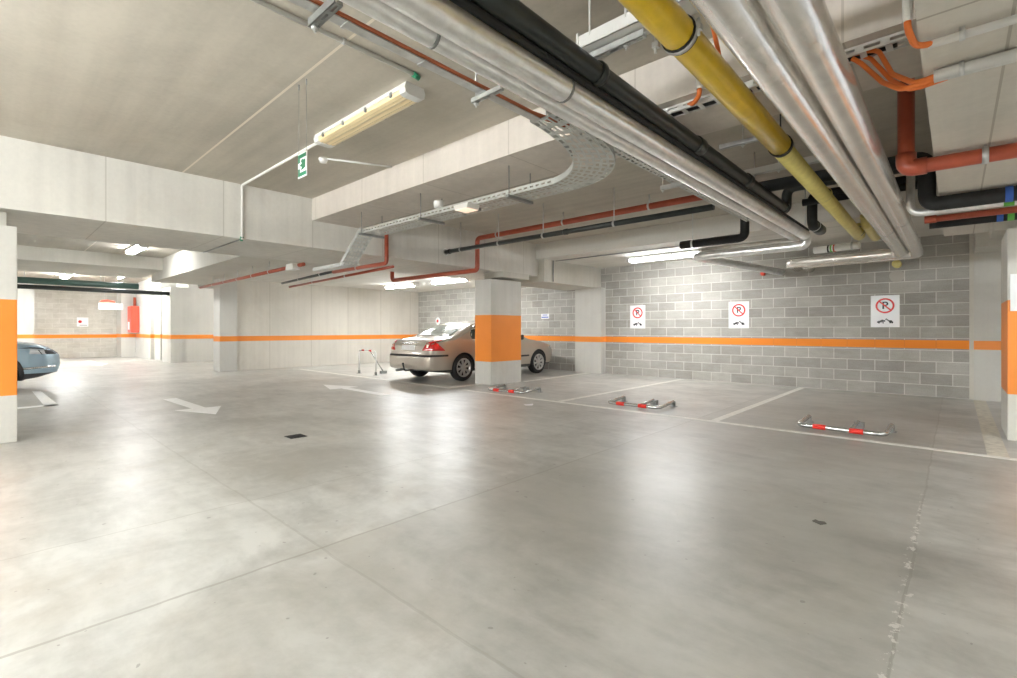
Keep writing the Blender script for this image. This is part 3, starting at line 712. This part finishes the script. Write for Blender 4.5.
# right-hand side under the wide beam
r1 = pipe('sprinkler_pipe', [(-.275, 4.70, CEIL), (-.275, 4.70, 2.41), (4, 4.84, 2.41)], .052, 'red', 'red pipe dropping in front of wide beam and turning right', elbow=.05, group=G2)
q = MB(); p = bend([(-.275, 4.70, 2.52), (-.275, 4.70, 2.41), (-.155, 4.703, 2.41)], .055); q.tube(p, .062, 18); q.build('elbow_fitting', 'red', r1)
q = MB(); ring(q, (.15, 4.714, 2.41), 'x', .052, .035, .006); q.tube([(.15, 4.714, 2.46), (.15, 4.714, ZB)], .008, 8); q.build('pipe_clamp', 'galv', r1)
bq = pipe('insulated_pipe', [(-1.75, 6.15, 2.86), (-.205, 6.15, 2.86), (-.205, 6.15, 2.40), (4, 6.15, 2.40)], .068, 'blackfoam', 'black insulated pipe stepping down under wide right beam', elbow=.1, group=G2)
q = MB(); q.lathe([(-.025, .070), (.025, .070)], (.345, 6.15, 2.40), 'x', 24); q.build('tape_band', 'blue', bq)
rp = pipe('insulated_pipe', [(-.34, 6.42, 2.95), (-.34, 6.42, 2.38), (4, 6.42, 2.38)], .036, 'foilx', 'thin foil pipe with coloured tape under wide right beam', elbow=.1, group=G2)
q = MB(); q.lathe([(-.035, .038), (.035, .038)], (.36, 6.42, 2.38), 'x', 20); q.build('tape_band', 'lime', rp)
pipe('sprinkler_pipe', [(-.24, 6.9, 2.385), (4, 6.9, 2.385)], .034, 'red', 'red pipe with capped end under wide right beam', group=G2, couplings=[((-.20, 6.9, 2.385), 'x', .10)])
bq = pipe('insulated_pipe', [(-.22, 7.25, 2.385), (4, 7.25, 2.385)], .048, 'blackfoam', 'black insulated pipe nearest the right pillar', group=G2)
for x0, mm in ((.34, 'blue'), (.42, 'lime')):
    q = MB(); q.lathe([(-.025, .0495), (.025, .0495)], (x0, 7.25, 2.385), 'x', 20); q.build('tape_band', mm, bq)
pipe('insulated_pipe', [(-1.45, 7.15, 2.835), (-.25, 7.15, 2.835), (-.25, 7.15, 2.62)], .045, 'blackfoam', 'black insulated pipe passing over the yellow pipe', elbow=.08, group=G2)
wp = pipe('insulated_pipe', [(-1.80, 9.75, 2.57), (-1.15, 9.62, 2.57)], .06, 'white', 'short white pipe with colour tape bands', group=G2, hangers=[(-1.25, 9.64, 2.57, 'x', 2.88)])
for k, mm in enumerate(('tapeblack', 'lime', 'tapered')):
    q = MB(); q.lathe([(-.02, .0615), (.02, .0615)], (-1.58+.042*k, 9.706-.008*k, 2.57), 'x', 20); q.build('tape_band', mm, wp)

# background pipes at far left
pipe('drain_pipe', [(-21.2, -3, 2.55), (-20.9, 4.6, 2.50)], .07, 'black', 'far green black pipe above the blue car, lower one', group=G2, hangers=[(-21.15, -.2, 2.54, 'y'), (-21.1, 1.6, 2.53, 'y'), (-21.0, 3.2, 2.52, 'y')])
M['greenblack'] = plain('green_black_pipe', (.06, .12, .10), .35)
pipe('drain_pipe', [(-21.2, -3, 2.75), (-20.9, 3.6, 2.70)], .10, 'greenblack', 'far green pipe above the blue car, upper one', group=G2, hangers=[(-21.1, .8, 2.735, 'y'), (-21.0, 2.6, 2.715, 'y')])

# ================================================================== TRAYS, CONDUITS, STRUTS
def perf_tray(name, length, width, side, label, loc, rot, cat='cable tray', cell=.075, group=None, mat='tray'):
    """slotted cable tray lying along local +x, floor at z=0, walls up"""
    mb = MB(); nx = int(length/cell); ny = max(2, int(round(width/.055)))
    cw = width/ny
    def quad(x0, y0, x1, y1): mb.face([(x0, y0, 0), (x1, y0, 0), (x1, y1, 0), (x0, y1, 0)])
    for i in range(nx):
        for j in range(ny):
            x0 = i*cell; x1 = x0+cell; y0 = -width/2+j*cw; y1 = y0+cw
            if (i+j) % 2: hx0, hx1, hy0, hy1 = x0+.010, x1-.010, y0+cw*.24, y1-cw*.24
            else: hx0, hx1, hy0, hy1 = x0+.020, x1-.020, y0+cw*.10, y1-cw*.10
            quad(x0, y0, x1, hy0); quad(x0, hy1, x1, y1); quad(x0, hy0, hx0, hy1); quad(hx1, hy0, x1, hy1)
    L = nx*cell
    for s in (-1, 1):
        y = s*width/2
        for i in range(nx):      # side wall with a row of slots
            x0 = i*cell; x1 = x0+cell; a, b = x0+.016, x1-.016; z0, z1 = side*.35, side*.62
            for (p, q, r, t) in ((x0, x1, 0, z0), (x0, x1, z1, side), (x0, a, z0, z1), (b, x1, z0, z1)):
                mb.face([(p, y, r), (q, y, r), (q, y, t), (p, y, t)])
        mb.face([(0, y, side), (L, y, side), (L, y-s*.012, side), (0, y-s*.012, side)])
    bmesh.ops.remove_doubles(mb.bm, verts=mb.bm.verts[:], dist=1e-5)
    bmesh.ops.solidify(mb.bm, geom=mb.bm.faces[:], thickness=.0015)
    o = mb.build(name, mat); o.location = loc; o.rotation_euler = rot; tag(o, label, cat, group); return o
perf_tray('cable_tray', 3.5, .30, .06, 'perforated steel cable tray crossing toward the long beam', (-2.85, 3.85, 2.60), (0, 0, PI))
perf_tray('cable_tray', 4.6, .22, .06, 'perforated steel cable tray running beside the left foil pipes', (-2.07, 2.75, 2.73), (0, 0, PI/2))
perf_tray('cable_tray', .78, .25, .05, 'tilted perforated tray dropping under the long beam', (-6.45, 3.88, 2.68), (0, .68, PI))
def perf_bend(label):
    mb = MB(); nu, nv = 16, 6
    def q(a, b, c, t): return Vector(a)*(1-t)**2+Vector(b)*2*t*(1-t)+Vector(c)*t*t
    def P(u, v):
        i = q((-2.20, 2.60, 2.66), (-2.24, 3.60, 2.62), (-2.85, 3.70, 2.60), u); o = q((-1.95, 2.60, 2.66), (-1.90, 4.05, 2.62), (-2.85, 4.0, 2.60), u); return i+(o-i)*v
    for a in range(nu):
        for b in range(nv):
            u0, u1, v0, v1 = a/nu, (a+1)/nu, b/nv, (b+1)/nv; fu, fv = (.16, .26) if (a+b) % 2 else (.28, .12)
            hu0, hu1, hv0, hv1 = u0+fu/nu, u1-fu/nu, v0+fv/nv, v1-fv/nv
            for (p, q_, r, t) in ((u0, u1, v0, hv0), (u0, u1, hv1, v1), (u0, hu0, hv0, hv1), (hu1, u1, hv0, hv1)): mb.face([P(p, r), P(q_, r), P(q_, t), P(p, t)])
    for a in range(nu):
        u0, u1 = a/nu, (a+1)/nu; z = Vector((0, 0, .055))
        mb.face([P(u0, 0), P(u1, 0), P(u1, 0)+z, P(u0, 0)+z]); mb.face([P(u0, 1), P(u1, 1), P(u1, 1)+z, P(u0, 1)+z])
    bmesh.ops.remove_doubles(mb.bm, verts=mb.bm.verts[:], dist=1e-5); bmesh.ops.solidify(mb.bm, geom=mb.bm.faces[:], thickness=.0015)
    tag(mb.build('cable_tray_bend', 'tray'), label, 'cable tray')
perf_bend('curved perforated tray bend joining the two long cable trays')
perf_tray('cable_tray', 1.2, .20, .05, 'perforated tray end under the long beam beside emergency lamp', (-7.0, 3.95, 2.22), (0, 0, PI))
for i, (x, y) in enumerate(((-4.9, 3.85), (-3.4, 3.85), (-6.3, 3.85))):
    b = MB(); b.box((x-.02, y-.20, 2.565), (x+.02, y+.20, 2.595)); b.tube([(x, y-.17, 2.59), (x, y-.17, 2.9)], .005, 6); b.tube([(x, y+.17, 2.59), (x, y+.17, 2.9)], .005, 6)
    tag(b.build('tray_bracket', 'galvd'), ('steel bracket under the crossing tray left of the floodlight', 'steel bracket under the crossing tray right of the floodlight', 'steel bracket where the crossing tray tilts down')[i], 'bracket', 'cable tray brackets')
# flat cable rail with red-brown cables
rail = MB(); rail.box((-2.16, -4, 2.655), (-2.145, 2.6, 2.70)); rail.box((-2.16, -4, 2.65), (-2.10, 2.6, 2.656))
for k in range(14): rail.box((-2.165, -3.8+k*.45, 2.645), (-2.09, -3.78+k*.45, 2.65))
rl = rail.build('cable_rail', 'galv'); tag(rl, 'narrow steel cable rail along the left foil pipes', 'cable rail')
for i in range(3):
    q = MB(); q.tube(dens([(-2.13+.018*i, -4, 2.665+.004*(i % 2)), (-2.13+.018*i, 2.5, 2.668), (-2.12+.02*i, 2.9, 2.70)], .6), .0075, 8)
    tag(q.build('cable', 'redc'), ('red brown cable on the narrow rail, outer one', 'red brown cable on the narrow rail, middle one', 'red brown cable on the narrow rail, inner one')[i], 'cable', 'red brown cables on the rail')
q = MB()
for yy in (.6, 1.6):
    pass
q.bm.free()
# slotted strut channels
def strut(x0, x1, y, z, label, rods=(), mat='galv', top=CEIL, w=.04):
    b = MB(); b.box((x0, y-w/2, z), (x1, y-w/2+.003, z+w)); b.box((x0, y+w/2-.003, z), (x1, y+w/2, z+w))
    n = int((x1-x0)/.08)
    b.box((x0, y-w/2, z), (x1, y-w*.16, z+.003)); b.box((x0, y+w*.16, z), (x1, y+w/2, z+.003))
    for k in range(n+1):
        xx = x0+(x1-x0)*k/max(1, n); b.box((max(x0, xx-.014), y-w*.16, z), (min(x1, xx+.014), y+w*.16, z+.003))
    o = b.build('strut_channel', mat); tag(o, label, 'strut', 'slotted strut channels')
    for x in rods:
        r = MB(); r.tube([(x, y, z-.03), (x, y, top)], .006, 8); r.lathe([(-.012, 0), (-.012, .017), (0, .017), (0, 0)], (x, y, z-.003), 'z', 6); r.build('threaded_rod', 'galv', o)
    return o
strut(-2.20, -1.95, 1.03, 2.60, 'dark strut channel beside the pipe bundle, top of view', (-2.17,), 'galvd')
strut(-2.20, -1.95, 2.05, 2.60, 'strut channel beside the pipe bundle above the unlit lamp', (-2.17,), w=.03)
strut(-2.22, -1.93, 4.7, 2.63, 'strut channel beside the pipe bundle past the cross beam', (-2.20,))
strut(-1.60, -1.22, 4.6, 2.86, 'short strut channel between black pipe and yellow pipe', (-1.40,))
strut(-1.85, -1.05, 6.0, 2.98, 'pale strut channel hung behind the yellow pipe', (-1.7, -1.45, -1.3), 'pvc', w=.07)
# white upper channel at the top of view
ch = MB(); ch.box((-1.70, 2.47, 2.92), (-.15, 2.475, 3.0)); ch.box((-1.70, 2.47, 2.92), (-.15, 2.62, 2.924)); ch.box((-1.70, 2.615, 2.92), (-.15, 2.62, 2.96)); ch.box((-1.715, 2.465, 2.925), (-1.70, 2.50, 3.02))
o = ch.build('cable_channel', 'pvc'); tag(o, 'white cable channel hung between black and yellow pipes', 'cable channel')
for x in (-1.62, -1.38):
    q = MB(); q.tube([(x, 2.47, 2.98), (x, 2.47, CEIL)], .006, 6); q.build('hanger_rod', 'pvc', o)
strut(-1.78, -1.30, 2.55, 2.87, 'short strut channel under the white cable channel', (-1.42,))
for i in range(3):
    q = MB(); q.tube(bend([(-1.6, 2.50+.04*i, 2.95), (-1.80, 2.50+.04*i, 2.95), (-2.02, 2.46+.05*i, 2.84), (-2.05, 2.40+.05*i, 2.75)], .1), .011, 8)
    tag(q.build('cable', 'white'), ('white cable bending out of the white channel, front one', 'white cable bending out of the white channel, middle one', 'white cable bending out of the white channel, back one')[i], 'cable', 'white cables leaving the channel')
# mid tray under the cross beam
def slotted(x0, x1, y, z, label, w=.10, h=.05, mat='pvc', name='cable_tray'):
    b = MB(); n = max(2, int((x1-x0)/.12))
    for k in range(n):
        a = x0+(x1-x0)*k/n; c = x0+(x1-x0)*(k+1)/n; e = (c-a)*.18
        for yy in (y-w/2, y+w/2):
            b.box((a, yy-.002, z), (c, yy+.002, z+h*.32)); b.box((a, yy-.002, z+h*.68), (c, yy+.002, z+h)); b.box((a, yy-.002, z+h*.32), (a+e, yy+.002, z+h*.68)); b.box((c-e, yy-.002, z+h*.32), (c, yy+.002, z+h*.68))
        b.box((a, y-w/2, z), (a+e*1.5, y+w/2, z+.003))
    o = b.build(name, mat); tag(o, label, 'cable tray'); return o
mt = slotted(-2.0, -.18, 3.58, 2.845, 'pale slotted cable tray fixed under the cross beam')
for x in (-1.5, -.8):
    q = MB(); q.tube([(x, 3.58, 2.845), (x, 3.58, 2.91)], .006, 6); q.build('hanger_rod', 'galv', mt)
pipe('conduit', [(-2.1, 3.56, 2.872), (-.42, 3.56, 2.872)], .018, 'pvc', 'pale conduit lying in the slotted tray under cross beam', 'conduit')
pipe('cable', [(-2.1, 3.61, 2.862), (-.25, 3.61, 2.862)], .012, 'rubber', 'black cable lying in the slotted tray under cross beam', 'cable')
# conduits on the right beam
def conduit(path, r, label, mat='pvc', clips=(), elbow=None, ax='x'):
    o = pipe('conduit', path, r, mat, label, 'conduit', elbow=elbow, group='pale conduits')
    for c in clips:
        q = MB(); ring(q, c, ax, r, .02, .005); q.box((c[0]-.008, c[1]-.008, c[2]+r*.9), (c[0]+.008, c[1]+.008, c[2]+r+.03)) if ax != 'z' else None; q.build('saddle_clip', 'galv', o)
    return o
conduit([(-.09, 2.80, 2.445), (4, 2.84, 2.445)], .017, 'pale conduit under wide right beam, nearest the top of view', clips=[(.02, 2.803, 2.445)])
conduit([(-.08, 3.16, 2.445), (4, 3.20, 2.445)], .026, 'thick pale conduit under wide right beam with orange cables entering', clips=[(.02, 3.163, 2.445)])
conduit([(-.08, 3.23, 2.45), (4, 3.27, 2.45)], .013, 'thin pale conduit beside the thick one under wide right beam')
conduit([(-.150, 2.64, CEIL), (-.150, 2.64, 2.50)], .018, 'short vertical conduit on side of wide right beam')
def cable(path, r, label, mat='orangec', group='orange cables', b=.12):
    q = MB(); q.tube(bend(path, b, 9), r, 10); tag(q.build('cable', mat), label, 'cable', group)
cable([(-.150, 2.64, 2.54), (-.150, 2.645, 2.47), (-.13, 2.76, 2.44), (-.08, 2.80, 2.445), (.0, 2.80, 2.445)], .013, 'orange cable from vertical conduit into top conduit of right beam')
cable([(-.46, 3.58, 2.875), (-.34, 3.58, 2.86), (-.26, 3.42, 2.62), (-.15, 3.18, 2.44), (-.05, 3.16, 2.445)], .013, 'orange cable from slotted tray to thick conduit, upper one')
cable([(-.46, 3.56, 2.84), (-.42, 3.56, 2.80), (-.30, 3.40, 2.58), (-.20, 3.20, 2.43), (-.03, 3.16, 2.44)], .013, 'orange cable from slotted tray to thick conduit, lowest one')
cable([(-.44, 3.62, 2.87), (-.38, 3.62, 2.84), (-.27, 3.50, 2.62), (-.17, 3.26, 2.44), (-.03, 3.24, 2.45)], .012, 'orange cable from slotted tray to thin conduit')
cable([(-.98, 2.55, 2.95), (-1.0, 2.75, 2.92), (-1.0, 2.85, 2.80), (-1.0, 2.9, 2.72)], .012, 'orange cable looping behind the yellow pipe')
conduit([(-1.33, 3.42, CEIL), (-1.33, 3.42, 2.90)], .022, 'short vertical conduit on face of cross beam left of yellow pipe')
cable([(-1.33, 3.42, 2.93), (-1.33, 3.425, 2.86), (-1.40, 3.50, 2.85), (-1.46, 3.56, 2.88)], .017, 'orange cable from short conduit into slotted tray')
# ceiling conduits on the left
conduit([(-3.15, -4, CEIL-.02), (-3.15, 2.30, CEIL-.02)], .016, 'pale conduit along the ceiling to the unlit lamp', clips=[(-3.15, -1.0+.9*i, CEIL-.02) for i in range(4)], ax='y')
q = MB(); q.tube([(-3.15, 2.29, CEIL-.02), (-3.15, 2.35, CEIL-.03)], .022, 12); tag(q.build('cable_gland', 'green'), 'green cable gland at end of the unlit lamp', 'gland')
cd = conduit([(-4.95, 2.43, CEIL-.02), (-7.33, 2.43, CEIL-.02), (-7.33, 2.43, ZB-.02)], .016, 'white conduit from unlit lamp down the face of long beam', 'white', elbow=.04)
q = MB(); q.tube([(-7.33, 2.43, ZB+.02), (-7.36, 2.43, ZB-.03)], .022, 12); q.build('green_gland', 'green', cd)
cable([(-7.36, 2.43, ZB-.012), (-8.2, 2.43, ZB-.012), (-9.1, 2.43, ZB-.012)], .008, 'thin grey cable along the underside of long beam', 'galvd', 'thin cables')
conduit([(-7.15, 9.32, 2.87), (-7.15, 9.32, 2.36)], .014, 'thin conduit down the side of beam behind the orange pillar', 'galvd')
conduit([(-7.15, 9.42, 2.868), (-3.9, 9.42, 2.868)], .010, 'thin conduit along lower ceiling to the lit lamp', 'galvd')

# ================================================================== SIGNS
def text_mesh(ch, size, mat, name, parent, loc, rot, thick=.002):
    cu = bpy.data.curves.new(name, 'FONT'); cu.body = ch; cu.size = size; cu.align_x = 'CENTER'; cu.align_y = 'CENTER'; cu.extrude = thick; cu.offset = size*.02
    t = bpy.data.objects.new(name, cu); COL.objects.link(t)
    dg = bpy.context.evaluated_depsgraph_get(); me = bpy.data.meshes.new_from_object(t.evaluated_get(dg)); bpy.data.objects.remove(t)
    me.materials.clear(); me.materials.append(M[mat]); o = bpy.data.objects.new(name, me); COL.objects.link(o); o.parent = parent; o.location = loc; o.rotation_euler = rot; return o
def parking_sign(loc, label):
    """local: x right, z up, front towards -y, origin at panel centre"""
    r = thing('no_parking_sign', label, 'sign', loc, 0, 'no-parking signs on the block wall')
    MB().box((-.215, -.004, -.30), (.215, .0, .30), .0015).build('sign_panel', 'signwhite', r)
    a = MB(); n = 40
    R0, R1, cz = .112, .142, .105
    for i in range(n):
        t0, t1 = 2*PI*i/n, 2*PI*(i+1)/n
        a.prism([(R0*math.cos(t0), cz+R0*math.sin(t0)), (R1*math.cos(t0), cz+R1*math.sin(t0)), (R1*math.cos(t1), cz+R1*math.sin(t1)), (R0*math.cos(t1), cz+R0*math.sin(t1))], -.0065, -.004, 'y')
    d = Vector((math.cos(-PI/4), math.sin(-PI/4))); e = Vector((-d.y, d.x)); w = .012
    pts = [(-d*.117-e*w), (d*.117-e*w), (d*.117+e*w), (-d*.117+e*w)]
    a.prism([(p.x, p.y+cz) for p in pts], -.0075, -.0055, 'y')
    a.build('prohibition_ring', 'signred', r)
    text_mesh('P', .19, 'signblack', 'letter', r, (0, -.0046, cz), (PI/2, 0, 0), .0006)
    k = MB()     # small pictogram of a car on the hook of a breakdown truck
    def poly(p): k.prism([(x*.125, -.19+z*.115) for x, z in p], -.0055, -.004, 'y')
    poly([(-.95, -.22), (-.95, -.02), (-.80, .08), (-.62, .10), (-.50, .24), (-.24, .30), (-.10, .20), (.02, .22), (.05, .02), (-.05, -.06), (-.85, -.24)])
    poly([(.0, .26), (.10, .48), (.16, .48), (.45, .22), (.85, .02), (.98, -.08), (.98, -.22), (.55, -.20), (.45, -.02), (.15, .28)])
    poly([(.60, .02), (.64, .20), (.80, .16), (.86, .02)])
    for cx in (-.72, -.22, .62, .86): poly([(cx+.10*math.cos(2*PI*i/12), -.24+.10*math.sin(2*PI*i/12)) for i in range(12)])
    k.build('tow_pictogram', 'signblack', r)
    return r
s0 = parking_sign((-6.07, YW-.001, 1.53), 'white no-parking sign nearest the pale wall pier')
copy_thing(s0, (-3.585, YW-.001, 1.53), 'white no-parking sign in the middle of the three on block wall')
copy_thing(s0, (-.98, YW-.001, 1.545), 'white no-parking sign nearest the smooth panel and right pillar')
# green exit sign
ex = thing('exit_sign', 'green and white exit sign hanging on wires from ceiling', 'sign', (-3.95, 1.77, 2.455), 0)
MB().box((-.078, -.004, -.0), (.078, .004, .20), .001).build('sign_panel', 'signwhite', ex)
q = MB()
for z0, z1, x0, x1 in ((.012, .042, -.072, .072), (.160, .190, -.072, .072), (.042, .075, -.072, -.040), (.125, .160, -.072, -.040)): q.box((x0, -.006, z0), (x1, -.004, z1))
q.prism([(.06, .075), (.06, .14), (.03, .14), (.0, .15), (-.02, .135), (.0, .115), (-.045, .10), (.0, .085), (-.02, .06), (.02, .065)], -.006, -.004, 'y'); q.build('running_figure_and_arrow', 'signgreen', ex)
q = MB()
for x in (-.07, .07): q.tube([(x, 0, .20), (x, 0, CEIL-2.45)], .0015, 5)
q.build('wire', 'galvd', ex)
q = MB()
for x in (-.07, .07): q.tube([(x, 0, CEIL-2.45-.05), (x, 0, CEIL-2.45)], .006, 6)
q.build('ceiling_hook', 'galvd', ex)
# smoke detector with conduit
sd = MB(); sd.lathe([(0, .0), (0, .05), (-.02, .055), (-.035, .045), (-.055, .04), (-.06, 0)], (-5.52, 2.72, CEIL), 'z', 24)
sdo = sd.build('smoke_detector', 'white'); tag(sdo, 'white smoke detector on ceiling beside exit sign', 'detector')
conduit([(-5.47, 2.74, CEIL-.015), (-5.15, 3.43, CEIL-.015)], .011, 'short conduit from smoke detector to cross beam')
# small fittings on the cross tray
fl = MB(); fl.prism([(-.10, -.05), (.10, -.05), (.12, .0), (-.12, .0)], -.09, .09, 'y'); fo = fl.build('floodlight', 'white'); fo.location = (-4.05, 3.68, 2.60); tag(fo, 'square white lamp with amber glow under crossing tray', 'lamp')
MB().box((-.095, -.085, -.056), (.095, .085, -.049)).build('lens', 'amber', fo)
MB().box((-.03, .09, -.03), (.03, .2, .0)).build('bracket', 'galvd', fo)
sr = MB(); sr.lathe([(0, 0), (0, .055), (.06, .06), (.085, .05), (.09, 0)], (-4.55, 3.68, 2.66), 'z', 20); so = sr.build('alarm_sounder', 'white'); tag(so, 'small white round sounder on edge of crossing tray', 'sounder')
sr = MB(); sr.lathe([(0, 0), (0, .05), (-.04, .05), (-.06, .03), (-.065, 0)], (-3.08, YW-.001, 2.42), 'y', 20); so = sr.build('alarm_sounder', 'cabred'); tag(so, 'small red fire sounder high on block wall', 'sounder')
em = MB(); em.prism([(-.17, -.05), (.17, -.05), (.14, .06), (-.14, .06)], -.07, .07, 'y'); eo = em.build('emergency_lamp', 'white'); eo.location = (-9.35, 4.0, 2.40); tag(eo, 'white emergency lamp under the long beam left of tilted tray', 'lamp')
MB().box((-.15, -.06, -.058), (.15, .06, -.049)).build('lens', 'pvc', eo)
# notice on right pillar
nt = MB(); nt.box((.432, 7.518, 1.40), (.70, 7.531, 1.80), .002); no = nt.build('notice_frame', 'signwhite'); tag(no, 'white framed paper notice on the right pillar', 'notice')
MB().box((.45, 7.514, 1.42), (.68, 7.519, 1.78)).build('sheet', 'paper', no)
# plates on the block wall behind the car
bs = MB(); bs.box((-9.28, YW-.012, 1.53), (-8.98, YW, 1.68), .003); bo = bs.build('wall_plate', 'signwhite'); tag(bo, 'small white and blue plate on block wall behind orange pillar', 'plate')
MB().box((-9.26, YW-.015, 1.56), (-9.0, YW-.011, 1.59)).build('blue_bar', 'blue', bo); MB().box((-9.22, YW-.015, 1.63), (-9.04, YW-.011, 1.65)).build('blue_bar', 'blue', bo)
ds = MB(); ds.lathe([(0, .0), (0, .14), (-.01, .14), (-.012, 0)], (-14.25, YW-.001, 1.52), 'y', 28); do = ds.build('round_sign', 'signwhite'); tag(do, 'round white sign with dark centre on block wall above silver car', 'sign')
q = MB(); q.lathe([(0, .0), (0, .055), (-.004, .055), (-.004, 0)], (-14.25, YW-.013, 1.52), 'y', 20); q.build('centre_dot', 'signred', do)
# far left wall furniture
fs = MB(); fs.box((-27.5, 2.62, 1.33), (-27.48, 2.99, 1.72), .002); fo2 = fs.build('wall_sign', 'signwhite'); tag(fo2, 'small square white sign with red dot on far block wall', 'sign')
q = MB(); q.lathe([(0, 0), (0, .06), (.004, .06), (.004, 0)], (-27.48, 2.72, 1.54), 'x', 18); q.build('red_dot', 'signred', fo2)
MB().box((-27.48, 2.7, 1.38), (-27.477, 2.95, 1.40)).build('text_line', 'signblack', fo2)
fh = thing('fire_hose_cabinet', 'red fire hose cabinet on far wall beside the grey pier', 'cabinet', (-26.32, 4.44, 1.08), 0)
MB().box((-.05, -.28, 0), (.72, -.0, 1.12), .01).build('cabinet_body', 'cabred', fh)
MB().box((.02, -.292, .06), (.66, -.279, 1.06), .004).build('door', 'cabred', fh)
MB().box((.16, -.30, .12), (.46, -.29, .45), .003).build('label_plate', 'signwhite', fh)
MB().box((.52, -.31, .5), (.60, -.29, .56)).build('handle', 'galvd', fh)
pipe('sprinkler_pipe', [(-26.2, 4.38, 2.2), (-26.2, 4.38, 2.6)], .05, 'red', 'short red riser pipe above the fire hose cabinet')
hb = MB(); hb.box((-24.2, 2.93, 1.98), (-24.1, 3.65, 2.22), .004); ho = hb.build('hanging_sign', 'signwhite'); tag(ho, 'white hanging sign box with red lettering line at far left', 'sign')
q = MB(); q.prism([(2.95, 2.25), (3.0, 2.33), (3.2, 2.36), (3.42, 2.30), (3.40, 2.25), (3.2, 2.28)], -24.16, -24.12, 'x'); q.build('red_emblem', 'cabred', ho)
q = MB(); q.tube([(-24.15, 3.1, 2.22), (-24.15, 3.1, CEIL)], .006, 6); q.tube([(-24.15, 3.5, 2.22), (-24.15, 3.5, CEIL)], .006, 6); q.build('hanger_rod', 'galv', ho)

# ================================================================== PARKING LOCKS
def parking_lock(label, loc, rz=0.0, up=False):
    """folding hoop barrier; local x along the bar, arms towards +y when lying"""
    r = thing('parking_barrier', label, 'parking barrier', loc, rz, 'folding parking barriers')
    W, A, R = .84, (.36 if up else .54), (.018 if up else .026)
    z = .05
    def T(x, d): return (x, 0, d+.02) if up else (x, d, z+.05*d)
    H = .62 if up else A
    if up: hoop = bend([T(-W/2, 0), T(-W/2, H), T(W/2, H), T(W/2, 0)], .10)
    else: hoop = bend([T(-W/2, A), T(-W/2, 0), T(W/2, 0), T(W/2, A)], .09)
    MB().tube(hoop, R, 12).build('hoop', 'white' if up else 'chrome', r)
    for x in (-.20, .16):
        q = MB(); c = T(x, H if up else 0); q.lathe([(-.065, R+.001), (-.065, R+.004), (.065, R+.004), (.065, R+.001)], c, 'x', 14); q.build('red_sleeve', 'redsleeve', r)
    q = MB()
    if up: q.tube([T(.12, H), (.12, .42, .05)], R*.8, 10)
    else: q.tube([T(.10, 0), T(.10, A)], R*.8, 10)
    q.build('support_leg', 'chrome', r)
    for x in (-W/2, W/2):
        q = MB(); y = 0 if up else A; q.box((x-.05, y-.05, 0), (x+.05, y+.05, .010), .002); q.box((x-.03, y-.02, .01), (x+.03, y+.02, .085)); q.build('foot_plate', 'galvd', r)
    q = MB(); q.box((.06, (.38 if up else A)-.04, 0), (.16, (.46 if up else A)+.05, .075), .005); q.build('lock_box', 'galvd', r)
    return r
parking_lock('steel parking barrier with red sleeves lying flat before the third wall sign', (-.985, 6.68, 0), -.02)
parking_lock('steel parking barrier with red sleeves lying flat before the second wall sign', (-3.62, 6.70, 0), .05)
parking_lock('steel parking barrier with red sleeves lying flat beside the orange pillar', (-6.22, 6.62, 0), .10)
parking_lock('upright parking hoop barrier standing left of the silver car', (-11.6, 6.95, 0), .0, True)

# ================================================================== CAMERA / RENDER LOOK
cam = bpy.data.cameras.new('camera'); co = bpy.data.objects.new('camera', cam); COL.objects.link(co)
co.location = (0, 0, 1.2); co.rotation_euler = (PI/2, 0, math.atan((955.86-508.5)/483.3))
cam.sensor_width = 36; cam.sensor_fit = 'HORIZONTAL'; cam.lens = 36*483.3/1017; cam.shift_y = -(339-329.6)/1017; cam.clip_start = .02
S.camera = co
w = bpy.data.worlds.new('world'); S.world = w; w.use_nodes = True
w.node_tree.nodes['Background'].inputs[0].default_value = (.9, .95, 1, 1); w.node_tree.nodes['Background'].inputs[1].default_value = .2
vs = S.view_settings; vs.view_transform = 'Standard'; vs.look = 'None'; vs.gamma = 1; vs.use_curve_mapping = False; vs.exposure = 2.78
S.cycles.max_bounces = 10; S.cycles.diffuse_bounces = 6; S.cycles.glossy_bounces = 4; S.cycles.use_denoising = True
S.cycles.sample_clamp_indirect = 6
